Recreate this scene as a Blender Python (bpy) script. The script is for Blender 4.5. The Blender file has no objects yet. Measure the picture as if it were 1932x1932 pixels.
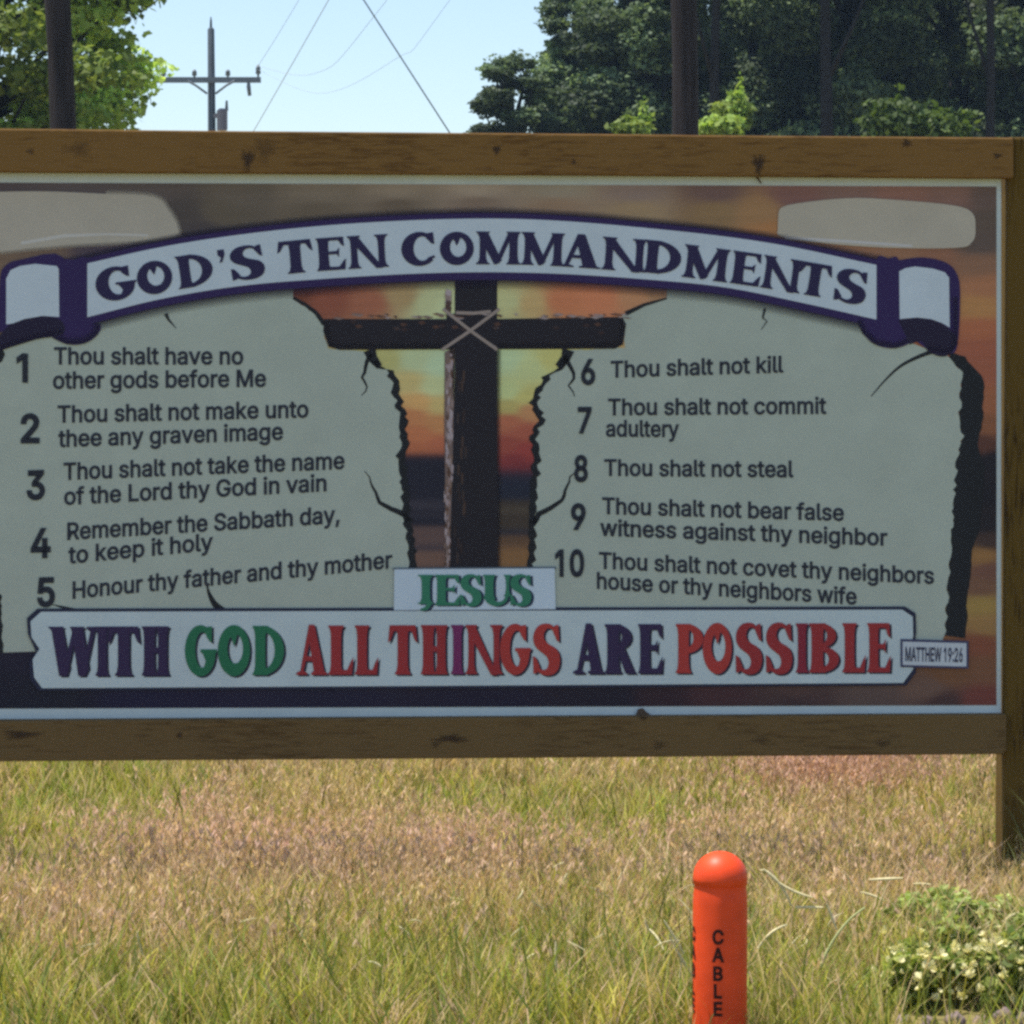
import bpy, bmesh, math, random
import numpy as np
from mathutils import Vector, Matrix, noise
from math import radians as R, sin, cos, pi

random.seed(7)
rng = np.random.default_rng(11)
sc = bpy.context.scene
COL = sc.collection

# ------------------------------------------------------------------ camera, sky, sun, exposure
CAM_Z = 1.13
F = 5785.0                      # focal length in units of a 1932-unit-wide picture
PITCH = R(-2.2)
cam = bpy.data.cameras.new("camera")
cam.angle = 2 * math.atan(966 / F)
cam.clip_start = 0.1
cam.clip_end = 3000
camo = bpy.data.objects.new("camera", cam)
COL.objects.link(camo)
camo.location = (0, 0, CAM_Z)
camo.rotation_euler = (pi / 2 + PITCH, 0, 0)
sc.camera = camo

SUN_EL, SUN_AZ = R(73), R(-84)  # azimuth from +Y (behind the board) towards -X
world = bpy.data.worlds.new("World")
sc.world = world
world.use_nodes = True
wn = world.node_tree.nodes
wl = world.node_tree.links
bg = wn["Background"]
sky = wn.new("ShaderNodeTexSky")
sky.sky_type = 'NISHITA'
sky.sun_disc = False
sky.sun_elevation = SUN_EL
sky.sun_rotation = SUN_AZ
sky.air_density = 1.0
sky.dust_density = 0.6
sky.ozone_density = 1.2
wl.new(sky.outputs[0], bg.inputs[0])
bg.inputs[1].default_value = 0.125
sl = bpy.data.lights.new("sun", 'SUN')
sl.energy = 5.0
sl.angle = R(0.5)
sl.color = (1.0, 0.955, 0.88)
so = bpy.data.objects.new("sun", sl)
COL.objects.link(so)
sd = Vector((sin(SUN_AZ) * cos(SUN_EL), cos(SUN_AZ) * cos(SUN_EL), sin(SUN_EL)))
so.rotation_euler = sd.to_track_quat('Z', 'Y').to_euler()
so.location = sd * 40
sc.view_settings.view_transform = 'Standard'
sc.view_settings.look = 'None'
sc.view_settings.exposure = 0.55
sc.view_settings.gamma = 1.0
sc.render.engine = 'CYCLES'
sc.cycles.filter_width = 2.9
sc.cycles.use_denoising = False
sc.cycles.max_bounces = 8
sc.cycles.transparent_max_bounces = 24

# ------------------------------------------------------------------ picture units -> places
def ray(u, v):
    d = Vector(((u - 966) / F, 1.0, -(v - 966) / F))
    return Matrix.Rotation(PITCH, 3, 'X') @ d

def at(u, v, y):                # the point seen at (u, v) at distance y
    d = ray(u, v)
    return Vector((0, 0, CAM_Z)) + d * (y / d.y)

YAW = R(4.3)
P0 = Vector((0, 7.0, 0.9))
NRM = Vector((sin(YAW), -cos(YAW), 0))
ORG = Vector((0, 0, CAM_Z))
def SP(u, v, off=0.0):          # the point on the board's face
    d = ray(u, v)
    t = (P0 - ORG).dot(NRM) / d.dot(NRM)
    return ORG + d * t + NRM * off

def ground_h(x, y):
    dip = np.clip((5.25 - y) / 1.2, 0, 1)
    dip = dip * dip * (3 - 2 * dip) * -0.55
    bump = 0.02 * np.sin(x * 1.9 + 0.6 * y) + 0.02 * np.sin(y * 1.3 + 1.0 - x * .8)
    return dip + bump * np.clip((y - 4) / 4, 0, 1)

# ------------------------------------------------------------------ materials
def lin(c):
    return [(x / 255 / 12.92) if x / 255 <= .04045 else ((x / 255 + .055) / 1.055) ** 2.4 for x in c]
K = np.array((2.14, 1.97, 1.93))
def pc(r, g, b):                # printed ink: seen colour in the shade -> reflectance
    return tuple(min(.86, float(x * k)) for x, k in zip(lin((r, g, b)), K))

def mat(name, col=(.5, .5, .5), rough=.8, spec=.3, attr=None, alpha=False, noise_amt=0, noise_scale=20,
        transl=0, bump=0, bump_scale=60, stretch=None):
    m = bpy.data.materials.new(name)
    m.use_nodes = True
    nt = m.node_tree
    b = nt.nodes["Principled BSDF"]
    b.inputs["Roughness"].default_value = rough
    b.inputs["Specular IOR Level"].default_value = spec
    src = None
    if attr:
        a = nt.nodes.new("ShaderNodeAttribute")
        a.attribute_name = attr
        src = a.outputs["Color"]
        if alpha:
            nt.links.new(a.outputs["Alpha"], b.inputs["Alpha"])
    else:
        b.inputs["Base Color"].default_value = (*col, 1)
    tc = nt.nodes.new("ShaderNodeTexCoord")
    mp = nt.nodes.new("ShaderNodeMapping")
    nt.links.new(tc.outputs["Object"], mp.inputs[0])
    if stretch:
        mp.inputs["Scale"].default_value = stretch
    if noise_amt:
        n = nt.nodes.new("ShaderNodeTexNoise")
        n.inputs["Scale"].default_value = noise_scale
        n.inputs["Detail"].default_value = 6
        n.inputs["Roughness"].default_value = .65
        nt.links.new(mp.outputs[0], n.inputs["Vector"])
        mr = nt.nodes.new("ShaderNodeMapRange")
        mr.inputs[1].default_value = .25
        mr.inputs[2].default_value = .75
        mr.inputs[3].default_value = 1 - noise_amt
        mr.inputs[4].default_value = 1 + noise_amt
        nt.links.new(n.outputs[0], mr.inputs[0])
        mx = nt.nodes.new("ShaderNodeMix")
        mx.data_type = 'RGBA'
        mx.blend_type = 'MULTIPLY'
        mx.inputs[0].default_value = 1
        if src:
            nt.links.new(src, mx.inputs[6])
        else:
            mx.inputs[6].default_value = (*col, 1)
        nt.links.new(mr.outputs[0], mx.inputs[7])
        src = mx.outputs[2]
    if src:
        nt.links.new(src, b.inputs["Base Color"])
    if bump:
        n2 = nt.nodes.new("ShaderNodeTexNoise")
        n2.inputs["Scale"].default_value = bump_scale
        n2.inputs["Detail"].default_value = 4
        nt.links.new(mp.outputs[0], n2.inputs["Vector"])
        bp = nt.nodes.new("ShaderNodeBump")
        bp.inputs["Strength"].default_value = bump
        bp.inputs["Distance"].default_value = .01
        nt.links.new(n2.outputs[0], bp.inputs["Height"])
        nt.links.new(bp.outputs[0], b.inputs["Normal"])
    if transl:
        t = nt.nodes.new("ShaderNodeBsdfTranslucent")
        hs = nt.nodes.new("ShaderNodeMix")
        hs.data_type = 'RGBA'
        hs.blend_type = 'MULTIPLY'
        hs.inputs[0].default_value = 1
        hs.inputs[7].default_value = (1.1, 1.08, .66, 1)
        if src:
            nt.links.new(src, hs.inputs[6])
        else:
            hs.inputs[6].default_value = (*col, 1)
        nt.links.new(hs.outputs[2], t.inputs[0])
        ms = nt.nodes.new("ShaderNodeMixShader")
        ms.inputs[0].default_value = transl
        out = nt.nodes["Material Output"]
        nt.links.new(b.outputs[0], ms.inputs[1])
        nt.links.new(t.outputs[0], ms.inputs[2])
        nt.links.new(ms.outputs[0], out.inputs[0])
    return m

def wood_mat(name, c1, c2, stretch):
    m = bpy.data.materials.new(name)
    m.use_nodes = True
    nt = m.node_tree
    b = nt.nodes["Principled BSDF"]
    b.inputs["Roughness"].default_value = .85
    b.inputs["Specular IOR Level"].default_value = .15
    tc = nt.nodes.new("ShaderNodeTexCoord")
    mp = nt.nodes.new("ShaderNodeMapping")
    mp.inputs["Scale"].default_value = stretch
    nt.links.new(tc.outputs["Object"], mp.inputs[0])
    n1 = nt.nodes.new("ShaderNodeTexNoise")
    n1.inputs["Scale"].default_value = 14
    n1.inputs["Detail"].default_value = 8
    n1.inputs["Distortion"].default_value = .8
    nt.links.new(mp.outputs[0], n1.inputs["Vector"])
    n2 = nt.nodes.new("ShaderNodeTexNoise")
    n2.inputs["Scale"].default_value = 2.6
    n2.inputs["Detail"].default_value = 5
    nt.links.new(tc.outputs["Object"], n2.inputs["Vector"])
    ad = nt.nodes.new("ShaderNodeMath")
    ad.operation = 'ADD'
    nt.links.new(n1.outputs[0], ad.inputs[0])
    nt.links.new(n2.outputs[0], ad.inputs[1])
    cr = nt.nodes.new("ShaderNodeValToRGB")
    cr.color_ramp.elements[0].position = .80
    cr.color_ramp.elements[0].color = (*c2, 1)
    cr.color_ramp.elements[1].position = 1.20
    cr.color_ramp.elements[1].color = (*c1, 1)
    nt.links.new(ad.outputs[0], cr.inputs[0])
    nt.links.new(cr.outputs[0], b.inputs["Base Color"])
    bp = nt.nodes.new("ShaderNodeBump")
    bp.inputs["Strength"].default_value = .5
    bp.inputs["Distance"].default_value = .004
    nt.links.new(n1.outputs[0], bp.inputs["Height"])
    nt.links.new(bp.outputs[0], b.inputs["Normal"])
    return m

M_PRINT = mat("printed_vinyl", attr="Col", alpha=True, rough=.5, spec=.25, noise_amt=.07, noise_scale=9)
M_PANEL = mat("white_vinyl", pc(140, 153, 155), .5, .25, noise_amt=.08, noise_scale=8)
M_RAIL = wood_mat("treated_pine", (.215, .116, .036), (.128, .064, .020), (1, 8, 12))
M_RAIL2 = wood_mat("treated_pine_dark", (.160, .102, .042), (.100, .060, .024), (1, 8, 12))  # bottom rail's wood, darker and greyer than the top rail's
M_POST = wood_mat("treated_pine_olive", (.12, .072, .015), (.05, .028, .008), (12, 12, 1))
M_POLE = mat("creosote_wood", (.027, .021, .021), .9, .15, noise_amt=.7, noise_scale=3, stretch=(6, 6, .5), bump=.4, bump_scale=12)
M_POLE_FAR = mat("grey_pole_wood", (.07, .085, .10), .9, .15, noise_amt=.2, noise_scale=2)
M_METAL = mat("grey_hardware", (.17, .19, .21), .6, .4)
M_CAN = mat("transformer_paint", (.20, .18, .20), .5, .4)
M_WIRE = mat("wire", (.36, .40, .44), .6, .3)
M_WIRE_DARK = mat("dark_wire", (.05, .055, .06), .6, .3)
M_GRASS = mat("grass_blades", attr="Col", rough=.7, spec=.2, transl=.42)
M_LEAF = mat("tree_leaves", attr="Col", rough=.6, spec=.25, transl=.45)
M_BARK = mat("bark", (.026, .023, .023), .95, .1, noise_amt=.4, noise_scale=6, stretch=(4, 4, .7), bump=.5, bump_scale=14)
M_ORANGE = mat("orange_plastic", (.74, .066, .014), .45, .25, noise_amt=.30, noise_scale=9)
M_INK = mat("black_ink", (.03, .006, .006), .6, .2)
M_STONE = mat("pinkish_stone", (.20, .145, .15), .9, .2, noise_amt=.35, noise_scale=18, bump=.6, bump_scale=40)
M_SOIL = None

# ------------------------------------------------------------------ object helpers
def link(name, me, m=None, parent=None):
    o = bpy.data.objects.new(name, me)
    COL.objects.link(o)
    if m:
        me.materials.append(m)
    if parent is not None:
        o.parent = parent
        if parent.type == 'EMPTY':
            o.matrix_parent_inverse = (Matrix.Translation(parent.location) @ parent.rotation_euler.to_matrix().to_4x4()).inverted()
    return o

def tag(o, label=None, cat=None, group=None, kind=None):
    if label: o["label"] = label
    if cat: o["category"] = cat
    if group: o["group"] = group
    if kind: o["kind"] = kind
    return o

def empty(name, loc, label, cat, group=None):
    o = bpy.data.objects.new(name, None)
    COL.objects.link(o)
    o.location = loc
    o.empty_display_size = .2
    return tag(o, label, cat, group)

def mesh_np(name, verts, faces_flat, counts, cols=None, smooth=False):
    me = bpy.data.meshes.new(name)
    nv = len(verts)
    me.vertices.add(nv)
    me.vertices.foreach_set("co", np.asarray(verts, np.float32).ravel())
    me.loops.add(len(faces_flat))
    me.loops.foreach_set("vertex_index", np.asarray(faces_flat, np.int32))
    counts = np.asarray(counts, np.int32)
    me.polygons.add(len(counts))
    starts = np.concatenate(([0], np.cumsum(counts)[:-1])).astype(np.int32)
    me.polygons.foreach_set("loop_start", starts)
    me.update(calc_edges=True)
    if smooth:
        me.polygons.foreach_set("use_smooth", np.ones(len(counts), bool))
    if cols is not None:
        a = me.color_attributes.new("Col", 'FLOAT_COLOR', 'POINT')
        cols = np.asarray(cols, np.float32)
        if cols.shape[1] == 3:
            cols = np.concatenate([cols, np.ones((nv, 1), np.float32)], 1)
        a.data.foreach_set("color", cols.ravel())
    return me

def bm_obj(name, bm, m, parent=None, smooth=False):
    me = bpy.data.meshes.new(name)
    bmesh.ops.recalc_face_normals(bm, faces=bm.faces)
    bm.to_mesh(me)
    bm.free()
    if smooth:
        me.polygons.foreach_set("use_smooth", [True] * len(me.polygons))
    return link(name, me, m, parent)

def tube(bm, pts, rads, n=8, cap=True):
    pts = [Vector(p) for p in pts]
    rings = []
    for i, p in enumerate(pts):
        d = (pts[min(i + 1, len(pts) - 1)] - pts[max(i - 1, 0)]).normalized()
        a = d.cross(Vector((0, 1, 0.01)) if abs(d.y) < .9 else Vector((1, 0, 0))).normalized()
        b = d.cross(a)
        r = rads[i] if hasattr(rads, '__len__') else rads
        rings.append([bm.verts.new(p + (a * cos(2 * pi * k / n) + b * sin(2 * pi * k / n)) * r) for k in range(n)])
    for q, w in zip(rings, rings[1:]):
        for k in range(n):
            bm.faces.new((q[k], q[(k + 1) % n], w[(k + 1) % n], w[k]))
    if cap:
        bm.faces.new(rings[0][::-1])
        bm.faces.new(rings[-1])

def box(bm, c, sx, sy, sz, rot=None):
    mtx = Matrix.Translation(c) @ (rot.to_4x4() if rot else Matrix()) @ Matrix.Diagonal((sx, sy, sz, 1))
    bmesh.ops.create_cube(bm, size=1, matrix=mtx)

# ------------------------------------------------------------------ ground
def make_ground():
    ys = np.concatenate([np.linspace(-30, 3.5, 12), np.linspace(3.8, 13, 60), np.geomspace(13.6, 1500, 40)])
    xs = np.concatenate([-np.geomspace(900, 5, 22), np.linspace(-4.6, 4.6, 47), np.geomspace(5, 900, 22)])
    X, Y = np.meshgrid(xs, ys)
    Z = ground_h(X, Y)
    v = np.stack([X.ravel(), Y.ravel(), Z.ravel()], 1)
    nx, ny = len(xs), len(ys)
    i = (np.arange(ny - 1)[:, None] * nx + np.arange(nx - 1)[None, :]).ravel()
    f = np.stack([i, i + 1, i + nx + 1, i + nx], 1)
    me = mesh_np("field", v, f.ravel(), np.full(len(f), 4), smooth=True)
    m = bpy.data.materials.new("meadow_soil")
    m.use_nodes = True
    nt = m.node_tree
    b = nt.nodes["Principled BSDF"]
    b.inputs["Roughness"].default_value = .95
    b.inputs["Specular IOR Level"].default_value = .1
    tc = nt.nodes.new("ShaderNodeTexCoord")
    n = nt.nodes.new("ShaderNodeTexNoise")
    n.inputs["Scale"].default_value = 1.2
    n.inputs["Detail"].default_value = 9
    n.inputs["Roughness"].default_value = .7
    nt.links.new(tc.outputs["Object"], n.inputs["Vector"])
    cr = nt.nodes.new("ShaderNodeValToRGB")
    cr.color_ramp.elements[0].position = .36
    cr.color_ramp.elements[0].color = (.11, .115, .03, 1)
    cr.color_ramp.elements[1].position = .66
    cr.color_ramp.elements[1].color = (.26, .19, .085, 1)
    nt.links.new(n.outputs[0], cr.inputs[0])
    nt.links.new(cr.outputs[0], b.inputs["Base Color"])
    tag(link("field", me, m), kind="structure")
make_ground()

# ------------------------------------------------------------------ the board
base = SP(966, 1640)
SIGN = empty("billboard", (base.x, base.y, 0), "wide printed board with ten numbered commandments in a timber frame", "billboard")
SIGN.rotation_euler = (0, 0, YAW)

def prism(bm, uv, o0, o1):      # uv outline, from offset o0 (back) to o1 (front)
    a = [bm.verts.new(SP(u, v) + NRM * o0) for u, v in uv]
    b = [bm.verts.new(SP(u, v) + NRM * o1) for u, v in uv]
    n = len(uv)
    bm.faces.new(a)
    bm.faces.new(b[::-1])
    for i in range(n):
        bm.faces.new((a[i], b[i], b[(i + 1) % n], a[(i + 1) % n]))

def bevel(bm, w=.004, seg=2):
    bmesh.ops.recalc_face_normals(bm, faces=bm.faces)
    bmesh.ops.bevel(bm, geom=[e for e in bm.edges], offset=w, segments=seg, affect='EDGES', profile=.6)

def wobble(pts, n, amp):        # split a straight edge so that the timber is not ruler straight
    return pts

bm = bmesh.new()
prism(bm, [(-190, 243), (400, 249), (1000, 254), (1500, 259), (1906, 262), (1906, 338), (1500, 334.5), (1000, 331), (400, 328), (-190, 325)], -.012, .034)
bevel(bm)
RAIL = bm_obj("top_rail", bm, M_RAIL, SIGN)
bm = bmesh.new()
prism(bm, [(-190, 1358), (400, 1354), (1000, 1350), (1500, 1347), (1893, 1345), (1893, 1411), (1886, 1420), (1500, 1423), (1000, 1427), (400, 1431), (-190, 1435)], -.012, .034)
bevel(bm)
RAIL2 = bm_obj("bottom_rail", bm, M_RAIL2, SIGN)
def post(u0, u1, name="post"):
    bm = bmesh.new()
    a, b = SP(u0, 800), SP(u1, 800)
    zt = SP(u0, 259.5 if u0 > 0 else 245).z
    for p, q in ((a, b),):
        vs = []
        for off in (-.075, .016):
            for s in (p, q):
                for z in (-.35, zt):
                    w = s + NRM * off
                    vs.append(Vector((w.x, w.y, z)))
        bb = [bm.verts.new(x) for x in vs]
        for f in ((0, 1, 3, 2), (4, 5, 7, 6), (0, 1, 5, 4), (2, 3, 7, 6), (0, 2, 6, 4), (1, 3, 7, 5)):
            bm.faces.new([bb[i] for i in f])
    bevel(bm, .006)
    return bm_obj(name, bm, M_POST, SIGN)
post(1896, 1976)
post(-225, -135)

bm = bmesh.new()
prism(bm, [(-132, 322), (1889, 335), (1889, 1350), (-132, 1364)], -.010, 0)
PANEL = bm_obj("panel", bm, M_PANEL, SIGN)

class Print:
    """flat printed shapes on the panel's face, each a hair in front of the one below"""
    def __init__(s, layer):
        s.v, s.c, s.f, s.n = [], [], [], []
        s.layer = layer
        s.k = 0
    def poly(s, uv, col, off=None, cols=None):
        i = len(s.v)
        o = s.layer * .0006 + (s.k % 60) * .000008 if off is None else off
        s.k += 1
        for j, (u, v) in enumerate(uv):
            s.v.append(SP(u, v, o))
            c = cols[j] if cols else col
            s.c.append((*c, 1) if len(c) == 3 else c)
        s.f += list(range(i, i + len(uv)))
        s.n.append(len(uv))
    def strip(s, A, B, ca, cb=None, off=None):   # ribbon between two lines, colours ca -> cb
        cb = cb or ca
        ca = (*ca, 1) if len(ca) == 3 else ca
        cb = (*cb, 1) if len(cb) == 3 else cb
        i = len(s.v)
        o = s.layer * .0006 + (s.k % 60) * .000008 if off is None else off
        s.k += 1
        for p, q in zip(A, B):
            s.v += [SP(*p, o), SP(*q, o)]
            s.c += [ca, cb]
        for j in range(len(A) - 1):
            a = i + 2 * j
            s.f += [a, a + 1, a + 3, a + 2]
            s.n.append(4)
    def mesh(s, tri_uv, faces, col, lift=None):
        i = len(s.v)
        o = s.layer * .0006 + (s.k % 60) * .000008
        s.k += 1
        for j, (u, v) in enumerate(tri_uv):
            s.v.append(SP(u, v, o + (lift[j] * .00001 if lift is not None else 0)))
            s.c.append((*col, 1))
        for f in faces:
            s.f += [i + q for q in f]
            s.n.append(len(f))
    def build(s, name, parent=None):
        me = mesh_np(name, s.v, s.f, s.n, s.c)
        return link(name, me, M_PRINT, parent or PANEL)

def interp(tab, x):
    return float(np.interp(x, [t[0] for t in tab], [t[1] for t in tab]))

def smooth_tab(tab):
    xs = np.array([t[0] for t in tab], float)
    ys = np.array([t[1] for t in tab], float)
    d = np.gradient(ys, xs)
    def f(x):
        i = int(np.clip(np.searchsorted(xs, x) - 1, 0, len(xs) - 2))
        h = xs[i + 1] - xs[i]
        t = (x - xs[i]) / h
        return float((2*t**3-3*t*t+1)*ys[i] + (t**3-2*t*t+t)*h*d[i] + (-2*t**3+3*t*t)*ys[i+1] + (t**3-t*t)*h*d[i+1])
    return f

# ---- the sunset picture (printed colours, blended between sample spots)
spots = [
 (-100,355,70,62,62),(0,350,66,58,62),(150,352,72,64,66),(300,356,74,66,64),(340,400,62,56,54),(380,440,58,52,54),(420,400,78,70,58),(450,365,84,76,66),(600,360,102,92,78),(600,400,84,74,60),
 (750,360,120,108,92),(750,388,88,76,62),(900,356,132,120,104),(900,385,104,88,74),(1050,356,122,114,98),(1050,390,120,98,76),(1200,360,112,96,88),(1200,400,126,106,76),(1350,362,92,70,66),(1350,400,116,92,58),
 (1430,400,128,96,58),(1450,440,138,94,48),(1500,365,104,72,66),(1600,362,104,78,70),(1700,365,112,78,66),(1800,368,104,76,66),(1860,370,82,66,60),(1860,420,76,64,56),(1850,460,76,64,58),(1700,480,120,84,58),(1760,488,116,78,56),
 (1850,500,112,80,58),(1860,540,138,90,56),(1850,580,148,104,52),(1850,620,142,80,46),(1850,660,130,70,46),(1870,700,128,70,46),(1870,760,130,76,44),(1862,800,112,68,40),(1850,840,72,42,34),(1870,870,22,22,32),(1865,930,20,20,30),
 (1860,990,24,22,30),(1866,1020,52,38,36),(1855,1050,118,84,40),(1866,1075,92,60,48),(1850,1110,96,66,48),(1852,1140,128,104,44),(1862,1180,122,92,46),(1850,1215,104,56,36),(1860,1260,96,62,40),(1790,1270,92,60,36),(1750,1300,86,64,54),(1650,1310,74,58,54),
 (1500,1310,66,46,44),(1500,1322,52,36,40),(1350,1310,56,32,38),(1250,1314,40,24,34),(1150,1314,24,20,36),(900,1316,22,18,40),(600,1316,22,20,44),(300,1318,20,18,46),(60,1320,18,20,36),(0,1290,18,18,36),(40,1240,22,20,40),(-80,1240,18,18,32),
 (-100,470,90,74,58),(0,480,96,78,62),(60,475,92,74,60),(200,470,60,50,62),(1780,1325,60,40,40),(1850,1322,92,44,38),
 # seen through the broken tablets
 (560,556,96,50,34),(620,565,118,62,42),(700,570,134,78,52),(760,560,142,120,76),(810,570,156,164,116),(836,575,160,172,124),(960,570,156,160,108),(1000,572,160,136,82),(1060,568,164,96,54),(1130,562,170,100,58),(1200,558,158,110,70),(1240,555,140,104,70),
 (730,680,150,150,86),(780,680,152,168,124),(830,690,150,174,136),(770,720,164,150,88),(820,730,160,170,118),(790,760,176,136,72),(830,765,166,148,84),(780,785,164,104,56),(830,800,160,108,58),(790,820,160,92,50),(830,840,150,80,48),(785,846,150,82,46),
 (960,680,152,174,128),(1000,690,158,170,112),(1040,680,162,162,88),(960,740,158,172,112),(990,750,164,160,84),(960,768,152,142,74),(1000,775,160,112,66),(960,795,150,82,52),(990,815,144,70,48),(960,840,128,54,42),(990,850,130,44,40),(975,870,108,34,38),
]
def picture():
    us = np.arange(-124, 1882.1, 4.0)
    n2 = 300
    ts = np.linspace(0, 1, n2)
    U = np.repeat(us[None, :], n2, 0)
    top = 344.5 + (U / 1880) * 7.5
    bot = 1337 - (U / 1880) * 6.5
    V = top + (bot - top) * ts[:, None]
    acc = np.zeros(U.shape + (3,))
    wsum = np.zeros(U.shape)
    for (su, sv, r, g, b) in spots:
        d2 = ((U - su) / 1.4) ** 2 + ((V - sv) * 1.15) ** 2
        w = 1 / (d2 + 60) ** 2.2
        acc += w[..., None] * np.array(lin((r, g, b)))
        wsum += w
    C = acc / wsum[..., None]
    # dark land and sea band behind the cross
    def band(u0, u1, v0, v1, c, a=1.0, s=3.0):
        nonlocal C
        m = (1 / (1 + np.exp(-(U - u0) / s))) * (1 / (1 + np.exp((U - u1) / s))) * (1 / (1 + np.exp(-(V - v0) / s))) * (1 / (1 + np.exp((V - v1) / s))) * a
        C = C * (1 - m[..., None]) + np.array(lin(c)) * m[..., None]
    band(740, 880, 856, 1080, (23, 24, 40))
    band(900, 1030, 886, 1080, (22, 28, 46), s=5)
    band(740, 880, 944, 962, (44, 42, 54))
    band(740, 880, 966, 976, (38, 36, 48))
    band(900, 1030, 944, 1000, (52, 44, 38))
    band(900, 1030, 958, 966, (66, 58, 48))
    band(740, 880, 993, 1032, (78, 60, 58), s=2)
    band(740, 880, 1036, 1090, (92, 68, 58), s=2)
    band(740, 880, 1030, 1038, (58, 50, 58))
    band(900, 1030, 1010, 1030, (80, 58, 40))
    band(900, 1030, 1030, 1090, (110, 78, 42), s=4)
    # cloud streaks of the printed sky
    st = (np.sin(U * .013 + 3 * np.sin(V * .05)) * np.sin(V * .21 + U * .004) + .6 * np.sin(V * .43 + U * .011 + 1.3))
    C *= (1 + .03 * st)[..., None]
    g_ = C.mean(2, keepdims=True)
    C = np.clip((g_ + (C - g_) * .84) * .94 * K, 0, .86)
    pts = np.array([[SP(u, v, .0006)[:] for u, v in zip(ur, vr)] for ur, vr in zip(U, V)]).reshape(-1, 3)
    nx = len(us)
    i = (np.arange(n2 - 1)[:, None] * nx + np.arange(nx - 1)[None, :]).ravel()
    f = np.stack([i, i + nx, i + nx + 1, i + 1], 1)
    me = mesh_np("sunset_picture", pts, f.ravel(), np.full(len(f), 4), C.reshape(-1, 3))
    link("sunset_picture", me, M_PRINT, PANEL)
picture()

PURPLE, PURPLE_D = pc(32, 21, 62), pc(20, 15, 38)
WHITE = pc(142, 156, 166)
STONEC = pc(126, 137, 130)
BLACK = pc(17, 20, 26)
INKC = pc(29, 33, 44)

def jag(pts, step=7, amp=3.0, seed=1):
    r = random.Random(seed)
    out = []
    for (a, b), (c, d) in zip(pts, pts[1:]):
        L = math.hypot(c - a, d - b)
        n = max(1, int(L / step))
        for k in range(n):
            t = k / n
            j = r.uniform(-amp, amp) if (k or out) else 0
            out.append((a + (c - a) * t + j, b + (d - b) * t + r.uniform(-amp, amp) * .4))
    out.append(pts[-1])
    return out

topc = smooth_tab([(165, 497), (300, 467), (500, 437), (750, 417), (966, 413), (1216, 430), (1466, 461), (1653, 500)])
botc = smooth_tab([(163, 599), (300, 565), (450, 540), (600, 527), (966, 514), (1216, 527), (1366, 542), (1516, 572), (1653, 603)])

# ---- the two stone tablets
hole_l = jag([(553,566),(590,588),(612,610),(616,658),(704,664),(708,687),(732,698),(750,722),(747,749),(762,778),(758,808),(765,833),(757,859),(763,902),(768,972),(776,1015),(780,1080)], 7, 3.2, 3)
hole_r = jag([(1258,562),(1216,574),(1176,594),(1176,656),(1066,662),(1061,692),(1031,709),(1017,738),(1008,757),(1021,793),(1005,822),(1013,862),(1006,924),(1004,972),(1003,1026),(999,1080)], 7, 3.2, 5)
edge_r = jag([(1740,655),(1792,674),(1814,700),(1812,760),(1810,787),(1818,825),(1806,864),(1799,940),(1797,1007),(1792,1055),(1786,1141),(1785,1199),(1776,1212)], 8, 4, 9)
T = Print(2)
left = [(u, botc(u) + 4) for u in (553, 500, 450, 400, 350, 300, 250, 200, 170)]
poly_l = hole_l + [(780, 1160), (60, 1160), (62, 1175), (62, 1200), (76, 1222), (66, 1229), (5, 1231)] + jag([(5,1231),(2,1180),(-6,1130),(-10,1000),(-4,900),(-12,800),(-8,700),(2,650)], 9, 4, 12) + [(40, 620), (150, 610)] + left[::-1]
T.poly(poly_l, STONEC)
TL = T.build("tablet")
T = Print(2)
right = [(u, botc(u) + 4) for u in (1258, 1300, 1366, 1450, 1516, 1580, 1640)]
poly_r = hole_r[::-1] + right + [(1700, 640)] + edge_r + [(1720, 1205), (1718, 1160), (999, 1160)]
T.poly(poly_r, STONEC)
TR = T.build("tablet")

# ---- cracks and dark broken edges
def taper(P, pts, w0, w1, col, alpha_end=1):
    n = len(pts)
    A, B = [], []
    for i, (u, v) in enumerate(pts):
        a = pts[max(0, i - 1)]
        b = pts[min(n - 1, i + 1)]
        dx, dy = b[0] - a[0], b[1] - a[1]
        L = math.hypot(dx, dy) or 1
        w = (w0 + (w1 - w0) * i / (n - 1)) / 2
        A.append((u - dy / L * w, v + dx / L * w))
        B.append((u + dy / L * w, v - dx / L * w))
    P.strip(A, B, col)

def curve(pts, n=6):
    out = []
    p = [pts[0]] + list(pts) + [pts[-1]]
    for i in range(1, len(p) - 2):
        for k in range(n):
            t = k / n
            q = []
            for d in (0, 1):
                a, b, c, e = p[i-1][d], p[i][d], p[i+1][d], p[i+2][d]
                q.append(.5 * (2*b + (c-a)*t + (2*a-5*b+4*c-e)*t*t + (3*b-a-3*c+e)*t**3))
            out.append(tuple(q))
    out.append(pts[-1])
    return out

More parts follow.
